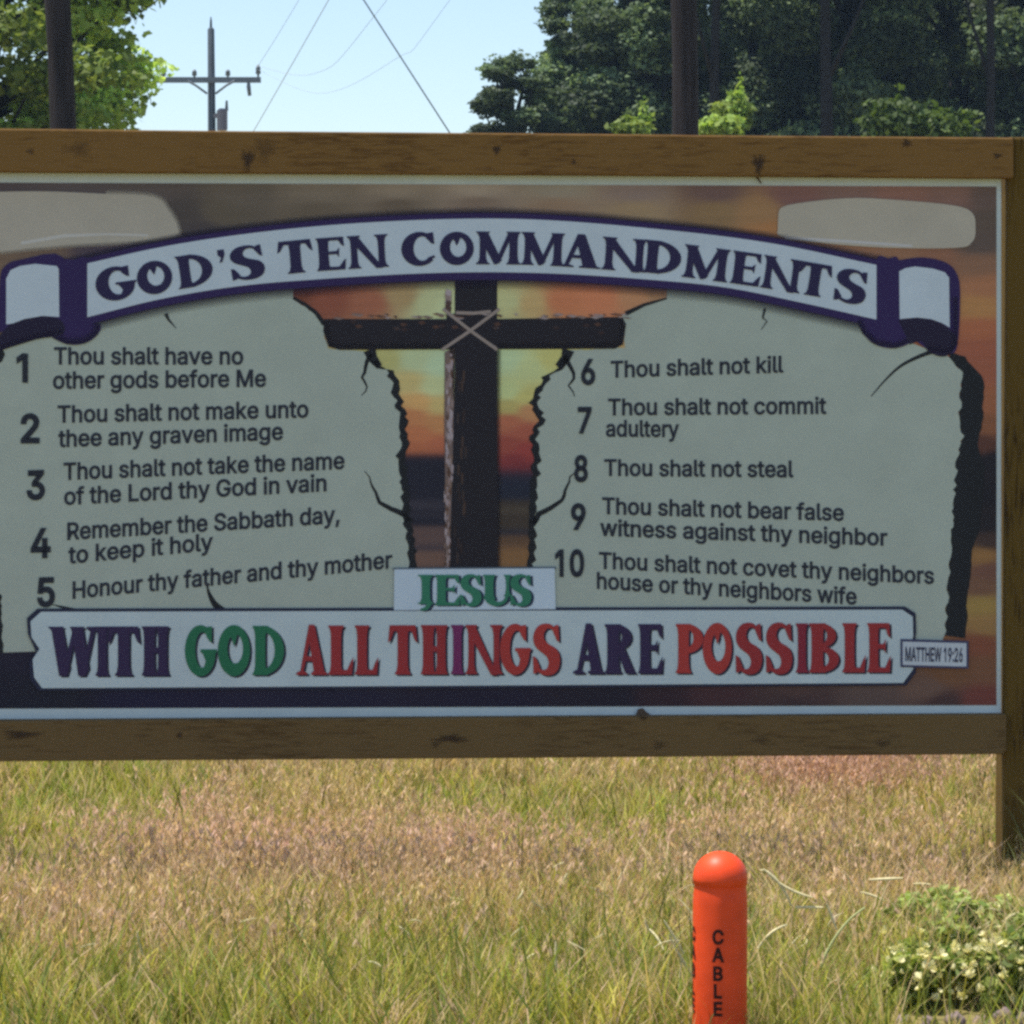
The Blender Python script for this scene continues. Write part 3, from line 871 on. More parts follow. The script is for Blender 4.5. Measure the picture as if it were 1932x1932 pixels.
# ---- plain sans lettering: outline points (advance, contours) in thousandths of an em
TYPE = {
',':(188,["38 -119 68 71 137 71 84 -119"]),
'0':(453,["227 -7 174 1 130 24 95 62 69 113 53 178 48 254 53 330 69 395 95 447 130 484 174 508 227 516 279 508 323 484 358 447 384 395 400 330 405 254 400 178 384 113 359 62 323 24 279 1", "227 50 261 56 290 74 313 103 330 144 340 194 344 254 340 314 330 365 313 405 290 435 261 453 227 460 192 453 163 435 140 405 123 365 113 314 109 254 113 194 123 144 140 103 163 74 192 56"]),
'1':(453,["276 509 276 0 212 0 212 448 209 448 86 358 86 427 198 509"]),
'2':(453,["64 0 64 47 234 229 261 257 282 282 299 305 311 327 318 348 320 371 317 397 308 419 293 436 273 449 250 457 224 460 196 457 172 447 153 433 139 413 130 390 127 362 66 362 71 405 86 442 111 473 143 496 182 511 225 516 268 511 306 497 337 474 361 445 376 411 381 372 378 345 371 318 357 290 336 259 306 223 267 180 153 60 153 57 389 57 389 0"]),
'3':(453,["218 -7 173 -3 133 10 98 30 70 57 52 91 44 132 109 132 115 107 126 87 144 71 165 59 191 52 219 50 248 53 275 61 297 74 315 93 325 116 329 145 326 172 316 196 299 217 275 234 242 244 201 248 157 248 157 299 288 448 288 452 70 452 70 509 372 509 372 461 211 278 211 289 264 288 308 276 344 253 371 222 387 186 393 145 387 103 370 66 344 36 309 12 266 -2"]),
'4':(453,["40 105 40 158 247 509 311 509 109 166 109 163 413 163 413 105", "282 0 282 121 282 146 282 318 343 318 343 0"]),
'5':(453,["221 -7 178 -2 140 11 108 32 83 60 66 93 60 130 122 130 127 108 138 89 154 73 173 60 196 52 221 50 250 53 276 64 298 82 314 104 324 131 328 162 324 193 314 221 297 244 275 262 248 273 218 277 192 275 167 268 145 258 128 246 67 253 96 509 366 509 366 452 151 452 134 301 136 301 155 315 178 325 203 331 229 334 263 330 294 321 321 306 345 285 364 260 379 231 388 199 391 163 385 117 369 76 343 41 309 15 268 -1"]),
'6':(453,["226 -7 182 -1 142 15 109 40 84 74 69 115 64 162 68 199 80 239 102 285 137 340 252 509 322 509 151 261 145 261 154 275 165 288 179 299 196 307 214 312 235 314 278 309 316 295 346 271 370 240 384 201 389 157 384 112 368 73 343 39 310 14 271 -2", "226 48 254 52 279 63 299 79 314 101 324 128 327 157 324 187 314 213 299 235 279 251 254 262 226 265 198 262 174 252 153 235 138 214 128 188 125 158 128 128 138 102 153 79 174 63 198 52"]),
'7':(453,["97 0 323 448 323 452 62 452 62 509 391 509 391 449 165 0"]),
'8':(453,["226 -7 178 -2 136 11 101 33 74 62 57 96 52 135 55 166 65 195 81 220 101 241 125 256 153 265 153 267 119 282 93 308 76 342 70 380 75 417 90 450 114 477 146 498 184 511 226 516 269 511 306 498 337 477 361 450 377 417 382 380 376 342 359 308 333 282 300 267 300 265 327 256 351 241 372 220 387 195 397 166 401 135 395 96 378 62 352 33 317 11 275 -2", "226 49 258 52 285 60 307 74 323 91 333 113 337 139 333 165 322 189 305 208 283 223 256 232 226 235 196 232 169 223 147 208 130 189 119 165 115 139 119 113 129 91 145 74 167 60 195 52", "226 290 252 292 274 300 293 313 307 330 316 351 319 376 316 399 308 420 294 437 275 449 252 457 226 460 200 457 177 449 159 437 145 420 136 399 133 376 136 351 145 330 159 313 178 300 201 292"]),
'9':(453,["226 516 271 510 310 494 343 468 368 434 384 393 389 347 385 309 373 270 350 224 315 168 200 0 130 0 301 248 307 248 299 234 287 221 273 210 257 202 238 196 218 195 175 199 137 214 106 237 83 269 68 307 64 352 69 397 85 436 110 469 143 494 182 510", "226 460 199 457 174 446 154 429 138 407 129 381 125 352 129 322 138 295 154 274 174 257 199 247 226 243 254 247 279 257 299 273 314 295 324 321 327 350 324 381 314 407 299 429 279 446 254 457"]),
':':(188,["95 -4 78 -1 63 9 53 24 50 41 53 59 63 73 78 83 95 87 113 83 128 73 138 59 141 41 138 24 128 9 113 -1", "95 271 78 274 63 284 53 299 50 316 53 334 63 349 78 359 95 362 113 359 128 349 138 334 141 316 138 299 128 284 113 274"]),
'A':(480,["16 0 201 509 276 509 463 0 395 0 287 302 276 334 264 372 250 420 232 478 245 478 228 419 213 371 201 333 191 302 85 0", "110 142 110 199 370 199 370 142"]),
'B':(456,["60 0 60 509 241 509 289 504 329 491 359 469 381 442 394 410 398 374 395 344 387 320 373 301 356 286 336 275 315 267 315 262 339 257 363 245 385 227 402 203 414 173 418 136 413 100 400 67 377 39 344 18 301 4 247 0", "125 57 245 57 296 63 330 80 349 105 355 137 352 161 342 184 327 203 306 218 279 228 248 231 125 231", "125 285 238 285 265 288 288 296 308 309 323 326 333 348 336 372 330 403 313 429 283 446 240 452 125 452"]),
'C':(510,["267 -7 205 1 150 25 104 63 70 115 48 179 40 254 48 329 70 393 104 445 150 484 205 508 267 516 305 513 340 504 373 490 402 471 427 447 448 418 463 385 473 348 408 348 401 373 389 395 375 413 357 428 337 440 315 449 292 454 267 456 223 450 184 432 150 403 125 364 109 314 103 254 109 194 125 145 151 105 184 76 223 59 267 53 292 55 315 60 337 69 357 81 375 96 389 114 401 136 408 160 473 160 463 124 448 91 428 62 402 38 373 19 341 5 305 -4"]),
'E':(419,["60 0 60 509 372 509 372 452 125 452 125 286 355 286 355 229 125 229 125 57 375 57 375 0"]),
'G':(520,["269 -7 205 1 149 25 104 64 69 116 47 179 40 254 47 329 69 393 103 445 149 484 203 508 265 516 304 513 340 504 374 489 403 469 429 445 449 416 465 384 474 349 408 349 399 372 387 393 373 411 356 427 337 439 315 448 291 454 265 456 222 450 183 432 150 404 125 364 109 314 103 254 109 194 125 145 151 105 184 76 224 59 269 53 309 57 345 71 374 93 396 123 410 160 415 202 434 199 283 199 283 256 478 256 478 200 471 141 451 91 419 50 377 19 326 0"]),
'H':(517,["60 0 60 509 125 509 125 289 392 289 392 509 457 509 457 0 392 0 392 232 125 232 125 0"]),
'L':(393,["60 0 60 509 125 509 125 57 361 57 361 0"]),
'M':(628,["60 0 60 509 152 509 277 187 282 174 287 159 293 141 299 123 305 103 311 84 317 65 322 49 307 49 312 65 318 83 324 102 330 121 336 140 342 158 348 174 352 187 476 509 568 509 568 0 504 0 504 291 504 308 504 327 505 347 505 369 506 413 507 435 507 457 513 457 505 433 498 409 490 386 482 363 474 341 467 322 461 305 456 291 342 0 286 0 170 291 165 304 159 321 152 340 145 361 137 384 129 408 121 432 112 457 119 457 119 437 120 416 120 394 121 372 122 328 122 309 122 291 122 0"]),
'O':(533,["267 -7 205 1 150 25 105 63 70 115 48 179 40 254 48 329 70 393 105 445 150 484 205 508 267 516 329 508 384 484 429 445 464 393 486 329 493 254 486 179 464 115 429 63 384 25 329 1", "267 53 310 59 349 76 383 105 408 144 425 194 430 254 425 314 408 365 383 404 349 433 310 450 267 456 223 450 184 433 151 404 125 364 109 314 103 254 109 194 125 144 151 105 184 76 223 59"]),
'R':(449,["60 0 60 509 236 509 290 504 333 489 367 465 390 433 405 395 409 352 405 309 390 271 367 240 333 217 289 203 236 198 96 198 96 255 234 255 269 258 298 267 319 281 334 300 342 324 345 352 342 380 334 405 319 425 298 440 269 449 233 452 125 452 125 0", "353 0 230 229 303 229 428 0"]),
'S':(447,["224 -9 172 -4 128 9 91 31 64 60 46 96 38 137 104 137 110 110 123 88 142 71 166 59 194 52 224 49 257 52 286 60 311 74 329 92 341 114 346 139 342 161 332 179 316 193 296 205 272 214 245 222 184 239 128 260 86 289 60 326 52 372 58 413 75 448 102 476 138 498 180 511 227 516 275 511 316 498 351 476 377 449 394 415 401 378 337 378 326 412 302 437 267 453 225 459 194 456 167 448 145 435 129 418 118 398 115 376 119 352 131 334 148 319 169 308 191 300 212 293 264 279 287 272 312 264 336 252 359 238 379 220 395 198 405 171 408 139 403 99 386 64 360 34 323 11 278 -4"]),
'T':(449,["32 452 32 509 417 509 417 452 257 452 257 0 193 0 193 452"]),
'W':(686,["155 0 16 509 82 509 163 196 170 171 175 145 181 120 187 94 192 67 197 40 189 40 194 67 200 94 205 120 211 145 218 171 224 196 306 509 380 509 462 196 468 171 474 145 480 120 486 94 492 67 497 40 488 40 493 67 499 94 504 120 510 145 517 171 523 196 603 509 670 509 530 0 455 0 368 323 359 356 351 391 344 431 336 475 350 475 342 433 335 395 327 359 318 323 230 0"]),
'a':(389,["160 -9 126 -5 94 5 68 22 48 45 35 73 30 108 34 138 43 161 58 179 78 193 100 203 125 211 152 216 178 220 209 224 234 227 252 230 265 235 273 243 276 255 276 257 273 279 267 297 256 311 240 322 220 329 196 331 171 329 149 322 132 313 118 301 107 288 100 274 41 291 57 322 79 346 104 364 133 375 163 382 194 384 215 383 239 379 263 372 286 360 306 343 322 320 333 290 337 251 337 0 277 0 277 52 272 52 264 38 252 25 236 12 215 1 190 -6", "170 45 202 49 228 59 248 74 263 93 272 115 276 138 276 190 270 186 259 182 246 179 231 176 216 173 200 171 186 169 175 168 154 164 134 159 117 150 103 139 95 124 92 105 94 87 102 72 114 61 130 52 149 47"]),
'b':(424,["229 -8 198 -5 172 4 153 17 138 31 127 46 118 59 112 59 112 0 53 0 53 509 114 509 114 319 118 319 127 331 137 346 152 360 171 373 197 381 229 384 274 378 313 361 345 332 370 293 385 245 390 189 385 133 370 84 346 45 313 16 274 -2", "220 47 253 51 279 66 301 88 316 117 325 151 328 189 325 227 316 261 301 290 280 311 253 325 220 330 188 325 161 312 140 291 125 263 116 229 113 189 116 150 125 115 140 86 162 65 188 51"]),
'c':(396,["207 -8 159 -2 117 16 82 46 56 85 40 133 34 187 40 243 56 291 82 330 117 360 159 378 207 384 234 383 260 377 284 368 305 356 324 341 340 322 353 301 362 277 303 262 298 276 290 289 281 301 270 311 257 319 242 325 226 329 207 330 173 325 145 310 124 287 108 258 99 224 96 187 99 151 108 117 124 89 145 66 173 51 207 46 226 48 243 52 258 58 271 66 282 76 292 89 299 102 304 117 363 102 354 78 341 56 325 37 306 21 285 9 261 -1 235 -6"]),
'd':(424,["195 -8 151 -2 111 16 79 45 55 84 39 133 34 189 39 245 55 293 79 332 112 361 151 378 196 384 228 381 253 373 272 360 287 346 298 331 306 319 311 319 311 509 372 509 372 0 313 0 313 59 307 59 298 46 287 31 272 17 252 4 227 -5", "205 47 236 51 263 65 284 86 299 115 309 150 312 189 309 229 300 263 284 291 263 312 237 325 205 330 172 325 145 311 124 290 108 261 99 227 96 189 99 151 109 117 124 88 145 66 172 51"]),
'e':(404,["212 -8 161 -2 117 16 82 46 56 85 40 132 34 187 39 242 55 290 81 329 115 359 157 378 205 384 236 382 266 374 294 361 319 341 341 315 357 282 368 242 371 194 371 169 75 169 75 221 338 221 310 202 307 237 298 269 283 294 263 314 237 326 205 330 173 326 146 313 125 294 109 270 99 241 96 211 96 178 100 139 110 106 128 80 151 61 179 50 212 46 234 48 254 53 271 61 285 73 297 88 306 105 365 91 353 63 335 39 311 19 283 4 249 -5"]),
'f':(254,["228 379 228 327 6 327 6 379", "81 0 81 432 84 461 96 486 113 505 135 519 161 527 187 530 207 529 222 527 234 524 243 521 227 468 222 470 215 472 206 473 195 474 171 470 154 460 145 443 142 419 142 0"]),
'g':(425,["207 -151 168 -148 134 -140 105 -127 82 -110 64 -91 51 -69 101 -41 110 -53 122 -66 136 -78 154 -88 178 -95 207 -97 249 -92 282 -75 304 -47 311 -6 311 68 306 68 298 56 287 41 272 28 252 16 227 8 195 5 152 10 113 27 80 53 55 90 39 136 34 191 39 246 55 293 80 332 112 361 152 378 196 384 228 382 253 373 273 360 288 346 299 331 308 319 313 319 313 379 372 379 372 -9 367 -54 350 -90 324 -117 291 -136 251 -147", "205 59 237 63 264 75 285 95 300 121 309 154 312 193 309 231 300 264 285 291 264 312 237 325 205 330 172 325 145 312 124 290 109 262 99 229 96 193 99 155 109 123 124 96 145 76 172 63"]),
'h':(410,["114 227 114 0 53 0 53 509 114 509 114 287 102 287 124 332 152 362 187 379 227 384 264 380 295 369 321 349 341 321 353 285 357 240 357 0 296 0 296 235 290 275 273 304 246 323 210 329 184 326 161 317 141 303 126 283 117 257"]),
'i':(167,["53 0 53 379 114 379 114 0", "84 443 67 446 54 455 44 468 41 483 44 499 54 512 67 521 84 524 100 521 114 512 123 499 126 483 123 468 114 455 100 446"]),
'k':(381,["110 137 110 212 121 212 284 379 360 379 184 199 177 199", "53 0 53 509 114 509 114 0", "294 0 148 186 191 229 372 0"]),
'l':(189,["139 -2 101 3 74 20 58 47 53 84 53 509 114 509 114 99 115 77 120 62 130 54 146 52 154 52 160 53 165 53 170 54 181 3 172 1 162 -1 151 -2"]),
'm':(610,["53 0 53 379 112 379 112 295 108 295 118 323 132 346 151 363 172 376 195 384 219 386 257 380 287 361 309 331 321 295 312 295 322 321 337 343 357 361 381 375 407 383 437 386 468 383 497 372 522 354 541 328 553 296 557 255 557 0 496 0 496 254 490 289 473 313 447 326 419 330 395 328 374 320 358 307 345 290 338 270 335 247 335 0 274 0 274 260 269 288 253 311 229 326 199 330 178 328 158 320 140 307 126 289 117 266 114 238 114 0"]),
'n':(410,["114 227 114 0 53 0 53 379 112 379 112 287 102 287 124 332 152 362 187 379 227 384 264 380 295 369 321 349 341 321 353 285 357 240 357 0 296 0 296 235 290 275 273 304 246 323 210 329 184 326 161 317 141 303 126 283 117 257"]),
'o':(415,["207 -8 159 -2 117 16 82 46 56 85 40 133 34 187 40 243 56 291 82 330 117 360 159 378 207 384 256 378 299 360 333 330 359 291 376 243 381 187 376 133 359 85 333 46 299 16 256 -2", "207 46 242 51 270 66 292 89 307 117 316 151 319 187 316 224 307 258 292 287 270 310 242 325 207 330 173 325 145 310 124 287 108 258 99 224 96 187 99 151 108 117 124 89 145 66 173 51"]),
'p':(424,["53 -143 53 379 112 379 112 319 118 319 126 331 137 346 152 360 171 373 197 381 229 384 274 378 313 361 345 332 370 293 385 245 390 189 385 133 370 84 346 45 313 16 274 -2 229 -8 198 -5 173 4 153 17 138 31 127 46 118 59 114 59 114 -143", "220 47 253 51 279 66 301 88 316 117 325 151 328 189 325 227 316 261 301 290 280 311 253 325 220 330 188 325 161 312 140 291 125 263 116 229 113 189 116 150 125 115 140 86 162 65 188 51"]),
'r':(259,["53 0 53 379 112 379 112 321 115 321 130 347 152 367 181 380 213 385 221 385 229 384 243 384 243 322 239 323 230 324 219 325 207 326 182 323 159 315 140 301 126 284 117 262 114 237 114 0"]),
's':(365,["182 -8 145 -5 112 3 84 18 62 38 45 63 36 94 94 107 105 79 124 60 150 49 181 45 217 50 244 62 262 81 268 103 265 121 254 136 237 147 212 155 149 170 104 186 72 208 53 237 47 274 51 305 65 332 87 354 115 370 149 381 187 384 223 381 254 372 279 358 299 339 314 316 324 290 268 277 258 298 243 316 219 328 187 333 156 329 131 317 114 299 109 277 112 258 124 243 144 232 172 223 229 209 275 194 306 171 325 142 331 107 326 75 312 47 290 24 260 6 223 -5"]),
't':(227,["204 379 204 327 6 327 6 379", "65 471 126 471 126 98 128 76 136 61 150 53 170 50 177 50 185 51 194 52 202 54 213 2 203 -1 192 -3 180 -4 168 -4 125 2 92 21 72 52 65 93"]),
'u':(410,["182 -5 146 -1 115 11 89 31 69 59 57 95 53 139 53 379 114 379 114 144 119 105 137 75 164 56 200 50 226 53 249 62 268 77 283 97 293 122 296 153 296 379 357 379 357 0 298 0 298 92 307 92 286 47 257 17 222 0"]),
'v':(389,["163 0 17 379 84 379 165 155 177 121 187 87 196 53 206 21 184 21 194 53 203 87 213 121 224 155 305 379 371 379 226 0"]),
'w':(567,["138 0 23 379 87 379 133 214 143 177 154 137 165 91 175 41 165 41 175 90 186 135 196 176 206 214 252 379 316 379 362 214 371 176 382 136 392 91 402 41 391 41 402 90 413 135 423 176 434 214 480 379 545 379 429 0 368 0 319 172 312 198 305 225 297 252 291 280 284 309 277 338 291 338 284 309 277 280 270 252 263 225 255 198 248 172 199 0"]),
'y':(389,["47 -139 61 -86 71 -87 88 -90 104 -89 118 -84 130 -74 141 -58 151 -36 163 -1 17 379 84 379 165 155 177 121 187 87 196 53 206 21 184 21 193 53 202 87 212 121 224 155 305 379 371 379 204 -58 191 -85 177 -107 159 -124 139 -136 117 -143 91 -145 77 -145 65 -143 54 -141"]),
' ':(188,[]),
}
CAPH = .509
_cache = {}
def glyph_mesh(ch):
    if ch in _cache:
        return _cache[ch]
    adv, cs = TYPE[ch]
    cons = []
    for c in cs:
        q = [float(t) / 1000 for t in c.split()]
        cons.append(list(zip(q[::2], q[1::2])))
    V, f = [], []
    def area(c):
        return sum(p[0] * q[1] - q[0] * p[1] for p, q in zip(c, c[1:] + c[:1])) / 2
    if cons:
        big = area(max(cons, key=lambda c: abs(area(c))))
        solid = [c for c in cons if area(c) * big > 0]
        holes = [c for c in cons if area(c) * big <= 0]
        def inside(c, h):
            xs, ys = [p[0] for p in c], [p[1] for p in c]
            return min(xs) < h[0][0] < max(xs) and min(ys) < h[0][1] < max(ys)
        for k, c0 in enumerate(solid):
            cu = bpy.data.curves.new("type", 'CURVE')
            cu.dimensions = '2D'
            cu.fill_mode = 'BOTH'
            for c in [c0] + [h for h in holes if inside(c0, h)]:
                sp = cu.splines.new('POLY')
                sp.points.add(len(c) - 1)
                for p, (x, y) in zip(sp.points, c):
                    p.co = (x, y, 0, 1)
                sp.use_cyclic_u = True
            o = bpy.data.objects.new("type", cu)
            COL.objects.link(o)
            bpy.context.view_layer.update()
            me = bpy.data.meshes.new_from_object(o.evaluated_get(bpy.context.evaluated_depsgraph_get()))
            i0 = len(V)
            V += [(x.co[0], x.co[1], k * .4) for x in me.vertices]
            f += [tuple(i0 + q for q in p.vertices) for p in me.polygons]
            bpy.data.objects.remove(o)
            bpy.data.curves.remove(cu)
            bpy.data.meshes.remove(me)
    v = V
    _cache[ch] = (adv / 1000, v, f, cons)
    return _cache[ch]

def text_mesh(s, bold):         # filled letters plus an outline ribbon that makes them heavier
    V, Fc, x = [], [], 0.0
    for ch in s:
        adv, v, f, cons = glyph_mesh(ch)
        i = len(V)
        V += [(a + x, b, z) for a, b, z in v]
        Fc += [tuple(i + q for q in t) for t in f]
        for c in cons:
            c = [p for k, p in enumerate(c) if p != c[k - 1]]
            n = len(c)
            i = len(V)
            for k in range(n):
                (ax, ay), (bx, by), (cx_, cy_) = c[k - 1], c[k], c[(k + 1) % n]
                d1 = Vector((bx - ax, by - ay)).normalized()
                d2 = Vector((cx_ - bx, cy_ - by)).normalized()
                t = d1 + d2
                t = t.normalized() if t.length > .2 else d1
                m_ = min(1.6, 1 / max(.3, t.dot(d1)))
                nx_, ny_ = -t.y * bold * m_, t.x * bold * m_
                V += [(bx + nx_ + x, by + ny_, 2), (bx - nx_ + x, by - ny_, 2)]
            for k in range(n):
                a, b = i + 2 * k, i + 2 * ((k + 1) % n)
                Fc.append((a, a + 1, b + 1, b))
        x += adv
    return np.array(V), Fc

def line(Pn, s, u0, v0, u1, v1, cap, bold=.019, col=INKC):
    v, f = text_mesh(s, bold)
    x0, x1 = v[:, 0].min(), v[:, 0].max()
    X = (v[:, 0] - x0) / (x1 - x0)
    Y = v[:, 1] / CAPH * cap
    uv = [(u0 + (u1 - u0) * x, v0 + (v1 - v0) * x - y) for x, y in zip(X, Y)]
    Pn.mesh(uv, f, col, v[:, 2])

for a in [("Thou shalt have no",102,687,459,687,31),("other gods before Me",100,733,502,729,31),("Thou shalt not make unto",109,797,582,787,31),("thee any graven image",110,843,534,829,31),
          ("Thou shalt not take the name",120,905,650,884,31),("of the Lord thy God in vain",121,952,616,926,31),("Remember the Sabbath day,",127,1018,641,986,31),("to keep it holy",129,1063,402,1037,31),
          ("Honour thy father and thy mother",137,1129,740,1071,31)]:
    LT = Print(4)
    line(LT, *a)
    LT.build("lettering", TL)
for a in [("1",31,718,53,720,50),("2",39,834,75,834,51),("3",50,941,85,940,51),("4",58,1051,96,1050,52),("5",70,1143,104,1142,51)]:
    LT = Print(5)
    line(LT, *a, bold=.028, col=pc(24,28,38))
    LT.build("numeral", TL)
for a in [("Thou shalt not kill",1152,712,1478,702,30),("Thou shalt not commit",1147,783,1559,780,30),("adultery",1143,823,1281,824,30),("Thou shalt not steal",1140,897,1497,900,30),
          ("Thou shalt not bear false",1136,969,1592,982,30),("witness against thy neighbor",1132,1010,1674,1029,30),("Thou shalt not covet thy neighbors",1130,1072,1762,1101,30),("house or thy neighbors wife",1126,1110,1616,1140,30)]:
    LT = Print(4)
    line(LT, *a)
    LT.build("lettering", TR)
for a in [("6",1096,724,1123,724,45),("7",1090,816,1116,816,46),("8",1083,907,1109,907,46),("9",1077,998,1105,998,46),("10",1047,1086,1102,1086,47)]:
    LT = Print(5)
    line(LT, *a, bold=.028, col=pc(24,28,38))
    LT.build("numeral", TR)

S = Print(12)
S.poly([(1698,1205),(1826,1209),(1826,1261),(1698,1258)], pc(44, 46, 72))
S.poly([(1702,1210),(1822,1213),(1822,1257),(1702,1254)], pc(140, 150, 158))
VP = S.build("verse_plate")
LT = Print(13)
line(LT, "MATTHEW 19:26", 1707, 1246, 1815, 1248, 25, .02, pc(34, 36, 58))
LT.build("verse_lettering", VP)

# ---- knots, splits and chips in the timber
def knot(par, spots, off):
    for (u, v, a, b, ang, dk) in spots:
        q = Print(0)
        n = 14
        c = (.045, .022, .012)
        for s0, s1, a0, a1 in ((0.02, .30, dk*.85, dk*.8), (.30, 1.15, dk*.8, 0)):
            jj = [1 + .45 * sin(k * 2.3 + u) * cos(k * .9 + v) for k in range(n)]
            A = [(u + a*s0*cos(2*pi*k/n)*jj[k], v + b*s0*sin(2*pi*k/n)*jj[k]) for k in range(n)]
            B = [(u + a*s1*cos(2*pi*k/n)*jj[k], v + b*s1*sin(2*pi*k/n)*jj[k]) for k in range(n)]
            A.append(A[0]); B.append(B[0])
            q.strip(A, B, (*c, a0), (*c, a1), off=off)
        q.build("knot", par)
knot(RAIL, [(468,302,13,18,0,.85),(500,284,22,24,0,.3),(935,285,9,9,0,.9),(1427,312,12,20,0,.9),(1080,308,6,5,0,.7),(1705,272,10,9,0,.8),(1875,296,9,6,0,.8),(150,284,30,16,0,.3),(60,288,9,6,0,.5)], .0347)
knot(RAIL2, [(40,1383,34,9,0,.8),(340,1384,7,6,0,.8),(850,1391,36,8,0,.85),(1240,1402,14,10,0,.35),(1660,1400,16,9,0,.4),(1210,1352,9,5,0,.7),(1430,1394,16,9,0,.3),(820,1402,8,7,0,.5)], .0347)
for chip in ([(1198,1350),(1203,1337),(1212,1335),(1218,1342),(1228,1349),(1222,1353)], [(1424,334),(1430,342),(1434,348),(1436,346),(1429,333)]):
    q = Print(14)
    q.poly(chip, (.09, .055, .035))
    q.build("chip")

# ------------------------------------------------------------------ cable marker post
def marker():
    y = 5.12
    top = at(1359, 1606, y)
    r = (at(1411, 1700, y) - at(1308, 1700, y)).length / 2
    x = top.x
    gz = float(ground_h(np.array(x), np.array(y)))
    t = empty("marker_post", (x, y, gz - .02), "orange plastic cable marker post with a domed cap standing in the grass", "marker post")
    bm = bmesh.new()
    n = 40
    prof = [(r * .985, gz - .2), (r, gz), (r * 1.0, top.z - r * 1.9)]
    prof += [(r * .985, top.z - r * 1.55), (r * .955, top.z - r * 1.35), (r * .965, top.z - r * 1.2)]
    rings = [[bm.verts.new((x + a*cos(2*pi*k/n), y + a*sin(2*pi*k/n), z)) for k in range(n)] for a, z in prof]
    for q, w in zip(rings, rings[1:]):
        for k in range(n):
            bm.faces.new((q[k], q[(k+1) % n], w[(k+1) % n], w[k]))
    bm_obj("tube", bm, M_ORANGE, t, True)
    bm = bmesh.new()
    prof = [(r * .95, top.z - r * 1.22), (r * .995, top.z - r * 1.2), (r * 1.0, top.z - r * .96)]
    for k in range(1, 12):
        a = k / 12 * pi / 2
        prof.append((r * cos(a), top.z - r * .96 + r * .96 * sin(a)))
    rings = [[bm.verts.new((x + a*cos(2*pi*k/n), y + a*sin(2*pi*k/n), z)) for k in range(n)] for a, z in prof]
    for q, w in zip(rings, rings[1:]):
        for k in range(n):
            bm.faces.new((q[k], q[(k+1) % n], w[(k+1) % n], w[k]))
    tp = bm.verts.new((x, y, top.z))
    for k in range(n):
        bm.faces.new((rings[-1][k], rings[-1][(k+1) % n], tp))
    bm_obj("cap", bm, M_ORANGE, t, True)
    m2 = r / 51.5                   # metres per picture unit at the post
    for ang0 in (-8.0, -78.0):
        vs, fs = [], []
        for ch, vc in zip("CABLE", (1758.6, 1792, 1827, 1860, 1893)):
            v, f = text_mesh(ch, .03)
            i0 = len(vs)
            xm = (v[:, 0].min() + v[:, 0].max()) / 2
            for p in v:
                lx = (p[0] - xm) / CAPH * 24 * .92 * m2
                z = at(1359, vc + 13, y).z + p[1] / CAPH * 25 * m2
                a = R(ang0) + lx / r
                rl = r + .0007 + p[2] * .0001
                vs.append((x + sin(a) * rl, y - cos(a) * rl, z))
            fs += [tuple(i0 + q for q in ff) for ff in f]
        me = bpy.data.meshes.new("lettering")
        me.from_pydata(vs, [], fs)
        link("lettering", me, M_INK, t)
marker()

# ------------------------------------------------------------------ poles and wires
def big_pole(u_top, u_bot, y, label, h=10.6, arm=False):
    p1 = at(u_top, 0, y)
    p2 = at(u_bot, 245, y)
    dx = (p1.x - p2.x) / (p1.z - p2.z)
    xb = p2.x - dx * p2.z
    t = empty("utility_pole", (xb, y, 0), label, "utility pole", "tall dark poles behind the board")
    bm = bmesh.new()
    pts, rd = [], []
    for k in range(12):
        z = -.3 + (h + .3) * k / 11
        pts.append((xb + dx * z + .012 * sin(k * 1.7), y, z))
        rd.append((.150 - .030 * k / 11) + .004 * sin(k * 2.3))
    tube(bm, pts, rd, 16)
    bm_obj("pole", bm, M_POLE, t, True)
    if arm:
        bm = bmesh.new()
        box(bm, Vector((xb + dx * 10.2, y - .16, 10.2)), 2.5, .1, .12)
        bm_obj("crossarm", bm, M_POLE, t)
    return Vector((xb + dx * (h - .2), y, h - .2))
LP = big_pole(108, 118, 32, "thick dark pole rising behind the board's left end before bright leaves")
RP = big_pole(1290, 1292, 32, "thick dark pole rising behind the board before the shady forest", arm=True)

